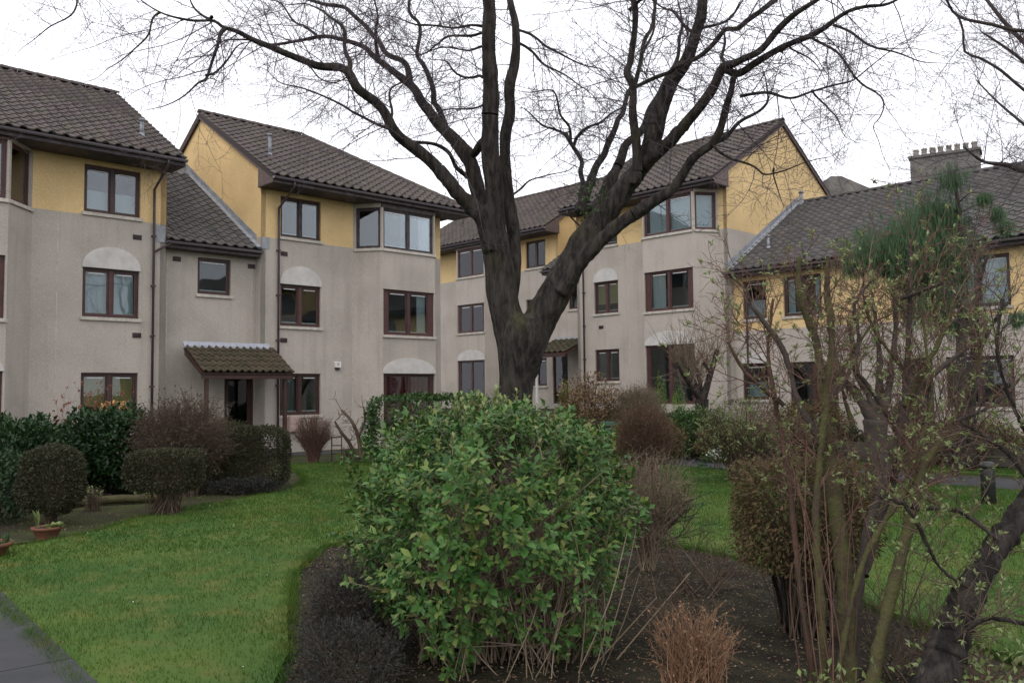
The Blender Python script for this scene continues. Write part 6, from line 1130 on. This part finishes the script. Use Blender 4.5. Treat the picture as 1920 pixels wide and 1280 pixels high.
# hedge masses closing the right background, foot of the walls
for (x, y, rx_, h, lm, lab) in ((2.9, 18.9, .8, 1.0, 'lf_clip', 'brown green low bush in front of the green bench'), (4.3, 20.2, .8, 1.15, 'lf_hedge', 'mixed green bush at the foot of the small pollarded tree'), (5.7, 17.0, .7, .9, 'lf_brown', 'dry brown bush beside the tarmac path, left of the pine'), (7.2, 20.8, .9, 1.3, 'lf_clip', 'brown bush hiding the foot of the right block'), (4.9, 19.3, .8, .75, 'lf_clip', 'low brown green bush behind the tarmac path'), (7.0, 19.6, 1.0, .8, 'lf_box', 'low dark bush by the sleeper wall'), (9.3, 17.6, 1.1, .9, 'lf_clip', 'dull green bush below the right windows'), (.2, 21.9, .8, 1.2, 'lf_hedge', 'leafy green bush hidden behind the trunk foot'), (11.3, 16.4, .9, 1.3, 'lf_box', 'dark bush at the right frame edge under the window')):
    e = plant('low_bush', lab, 'bush', x, y); bushy(e, rx_, .5, h, lm, 7500, .06, .035, 2.4, .2, .6, 60, fine=True, seed=x)
e = plant('white_flowers', 'small clump of white flowers at the back lawn edge', 'flower', 4.05, 17.1); bushy(e, .2, .16, .42, 'lf_white', 90, .05, .04, 2, .2, .5, 10, z0=.26); P, N_ = shell_pts(260, .34, .22, .34); quads('foliage', P, N_ + [0, 0, .6], .12, .02, M['lf_hedge'], e)
e = plant('red_heather', 'pinkish red flowering clump by the green bench', 'flower', 2.72, 21.4); bushy(e, .2, .18, .8, 'lf_pink', 320, .045, .025, 2, .2, .6, 16, z0=.4)

# ------------------------------------------------------------------ furniture and small things
bo = empty('bollard', (6.53, 11.89, G(6.53, 11.89))); tag(bo, 'black post bollard standing on the right lawn by the path', 'bollard')
m_ = MB(); m_.tube([(0, 0, -.05), (0, 0, .50), (0, 0, .52)], [.095, .09, .085], 16); m_.build('post', M['black'], bo, True)
m_ = MB(); m_.tube([(0, 0, .52), (0, 0, .54), (0, 0, .58), (0, 0, .60)], [.105, .108, .095, .05], 16); m_.build('cap', M['black'], bo, True)
bn = empty('garden_bench', (2.75, 21.2, G(2.75, 21.2)), -.12); tag(bn, 'green wooden bench half hidden below the golden bush', 'bench')
for k in range(3):
    m_ = MB(); m_.box(-.6, .6, -.2 + k * .13, -.09 + k * .13, .42, .445); m_.build('seat_slat', M['benchgreen'], bn)
for k in range(2):
    m_ = MB(); m_.box(-.6, .6, .22, .245, .58 + k * .16, .69 + k * .16); m_.build('back_slat', M['benchgreen'], bn)
for sx in (-.52, .52):
    for yy, hh_ in ((-.18, .415), (.19, .86)):
        m_ = MB(); m_.box(sx - .03, sx + .03, yy, yy + .029, 0, hh_); m_.build('leg', M['benchgreen'], bn)
    m_ = MB(); m_.box(sx - .025, sx + .025, -.15, .189, .36, .41); m_.build('rail', M['benchgreen'], bn)
def chair(x, y, rz, label):
    c = empty('garden_chair', (x, y, G(x, y)), rz); tag(c, label, 'chair', 'white garden chairs by the two storey block')
    for sx in (-.21, .21):
        for sy, h_ in ((-.2, .44), (.2, .86)):
            m_ = MB(); m_.tube([(sx, sy, 0), (sx, sy * .95, h_)], [.018, .016], 6); m_.build('leg', M['white'], c)
    m_ = MB(); m_.box(-.23, .23, -.22, .2, .425, .455); m_.build('seat', M['white'], c)
    for k in range(5):
        m_ = MB(); xx = -.16 + k * .08; m_.tube([(xx, .19, .455), (xx, .195, .80)], [.011, .011], 5); m_.build('back_spindle', M['white'], c)
    m_ = MB(); m_.tube([(-.21, .19, .80), (0, .2, .88), (.21, .19, .80)], [.017] * 3, 6); m_.build('top_rail', M['white'], c)
chair(7.0, 22.6, 2.6, 'left one of two white garden chairs by the right block'); chair(7.75, 22.3, -2.4, 'right one of two white garden chairs by the right block')
# sleeper wall behind the verge
SW = [(5.9, 20.4), (8.2, 18.3), (10.4, 16.2), (12.9, 13.4)]
sw = empty('sleeper_wall', (5.9, 20.4, G(5.9, 20.4))); tag(sw, 'low wall of old timber sleepers behind the right lawn path', 'wall')
for i in range(3):
    a, b = Vector((*SW[i], 0)), Vector((*SW[i + 1], 0)); d = (b - a); L_ = d.length; d.normalize(); nn = Vector((-d.y, d.x, 0))
    for row in range(2):
        for k in range(2):
            m_ = MB(); m_.box(L_ / 2 * k + .012, L_ / 2 * (k + 1) - .012, rnd(-.01, .01), .15, row * .17, row * .17 + .16, T=lambda x, y, z: (a + d * x + nn * y + Vector((0, 0, -1.60 + z))) - sw.location); m_.build('sleeper', M['timber'], sw)
# small wooden posts with rail at the right
rf_ = empty('rail_fence', (8.2, 17.7, G(8.2, 17.7))); tag(rf_, 'thin timber rail fence before the right block', 'fence')
for i in range(6):
    t = i / 5; x, y = 5.7 + t * 6.2, 19.7 - t * 6.0; m_ = MB(); m_.box(-.035, .035, -.035, .035, -.1, .52, T=lambda a, b, c: (a + x - 8.2, b + y - 17.7, c + G(x, y) - rf_.location.z)); m_.build('post', M['timber'], rf_)
for zz in (.28, .46):
    m_ = MB(); m_.tube([(5.6 - 8.2, 19.74 - 17.7, zz), (12.0 - 8.2, 13.64 - 17.7, zz)], [.022, .022], 6); m_.build('rail', M['timber'], rf_)

# ------------------------------------------------------------------ grass blades and litter
def inside(poly, P):
    x, y = P[:, 0], P[:, 1]; c = np.zeros(len(P), bool); n = len(poly)
    for i in range(n):
        x0, y0 = poly[i]; x1, y1 = poly[(i + 1) % n]
        c ^= ((y0 > y) != (y1 > y)) & (x < (x1 - x0) * (y - y0) / (y1 - y0 + 1e-12) + x0)
    return c
def gz(P, off=0.0): return np.array([G(x, y) + noise.noise(Vector((x * 1.3, y * 1.3, 4.2))) * .015 for x, y in P]) + off
def blades(poly, name, nn, lo, hi, hgt, wid):
    xs = [p[0] for p in poly]; ys = [p[1] for p in poly]
    P = np.stack([RNG.uniform(min(xs), max(xs), nn), RNG.uniform(min(ys), max(ys), nn)], 1)
    P = P[inside(poly, P)]; dist = np.hypot(P[:, 0], P[:, 1]); P = P[(dist > lo) & (dist < hi) & (np.abs(P[:, 0]) < P[:, 1] * .68 + .4)]; n = len(P)
    z = gz(P, .028); b = np.column_stack([P, z]); a = RNG.uniform(0, 6.28, n); w = np.column_stack([np.cos(a), np.sin(a), np.zeros(n)]) * wid
    pn = np.array([noise.noise(Vector((x * 1.1, y * 1.1, 0))) for x, y in P]); hh_ = hgt * RNG.uniform(.5, 1.2, n) * (1 + .5 * pn)
    t = b + np.column_stack([RNG.normal(size=n) * .45, RNG.normal(size=n) * .45, np.ones(n)]) * hh_[:, None]
    V = np.stack([b - w, b + w, t], 1).reshape(-1, 3); F = np.arange(n * 3).reshape(-1, 3)
    o = np_mesh(name, V, F, M['blade']); tag(o, kind='stuff'); return o
tag(blades(LAWN, 'grass', 460000, 0, 9.5, .034, .0030), 'short green grass of the near lawn', 'grass')
tag(blades(LAWN, 'grass', 330000, 9.5, 30, .038, .006), 'short green grass of the far lawn', 'grass')
tag(blades(VERGE, 'grass', 30000, 0, 40, .05, .01), 'grass of the narrow verge before the sleeper wall', 'grass')
def edge_tufts(poly, n, hgt, name='grass'):
    P = np.array(poly); Q = np.roll(P, -1, 0); Ls = np.linalg.norm(Q - P, axis=1); k = RNG.choice(len(P), n, p=Ls / Ls.sum()); t = RNG.uniform(0, 1, n)[:, None]
    B = P[k] * (1 - t) + Q[k] * t + RNG.normal(size=(n, 2)) * .035
    wv = np.array([noise.noise(Vector((x * 6, y * 6, 1))) for x, y in B]); keep = (wv > -.15) & (B[:, 1] > 3.5); B = B[keep]; n = len(B)
    b = np.column_stack([B, gz(B, .0)]); a = RNG.uniform(0, 6.28, n); w = np.column_stack([np.cos(a), np.sin(a), np.zeros(n)]) * .0035
    tt = b + np.column_stack([RNG.normal(size=n) * .6, RNG.normal(size=n) * .6, np.ones(n) * 1.1]) * (hgt * RNG.uniform(.5, 1.3, n))[:, None]
    o = np_mesh(name, np.stack([b - w, b + w, tt], 1).reshape(-1, 3), np.arange(n * 3).reshape(-1, 3), M['blade']); tag(o, 'ragged longer grass overhanging the lawn edges', 'grass', kind='stuff')
edge_tufts(LAWN, 60000, .06)
def litter(poly, n, size, m, label, name='leaf_litter', off=.006):
    xs = [p[0] for p in poly]; ys = [p[1] for p in poly]; P = np.stack([RNG.uniform(min(xs), max(xs), n), RNG.uniform(min(ys), max(ys), n)], 1); P = P[inside(poly, P)]; n = len(P)
    B = np.column_stack([P, gz(P, off)]); A = np.column_stack([RNG.normal(size=n), RNG.normal(size=n), RNG.normal(size=n) * .18 + .1])
    o = quads(name, B, A, RNG.uniform(.5, 1.5, n) * size, size * .5, m); tag(o, label, 'litter'); return o
litter(BED, 34000, .02, M['litter'], 'fine dead leaves and chips on the dark soil bed')
litter([(-5.3, 9.9), (-4.95, 11.9), (-4.0, 14), (-4.1, 16.6), (-6.5, 17), (-8, 12)], 5000, .022, M['litter'], 'dead leaves on the mossy soil of the left bed')
litter(LAWN, 1500, .022, M['litter'], 'small dead leaves fallen on the lawn', 'leaf_litter', .05)
litter(LAWN, 260, .014, M['lf_white'], 'pale specks and petals scattered on the lawn', 'petals', .05)
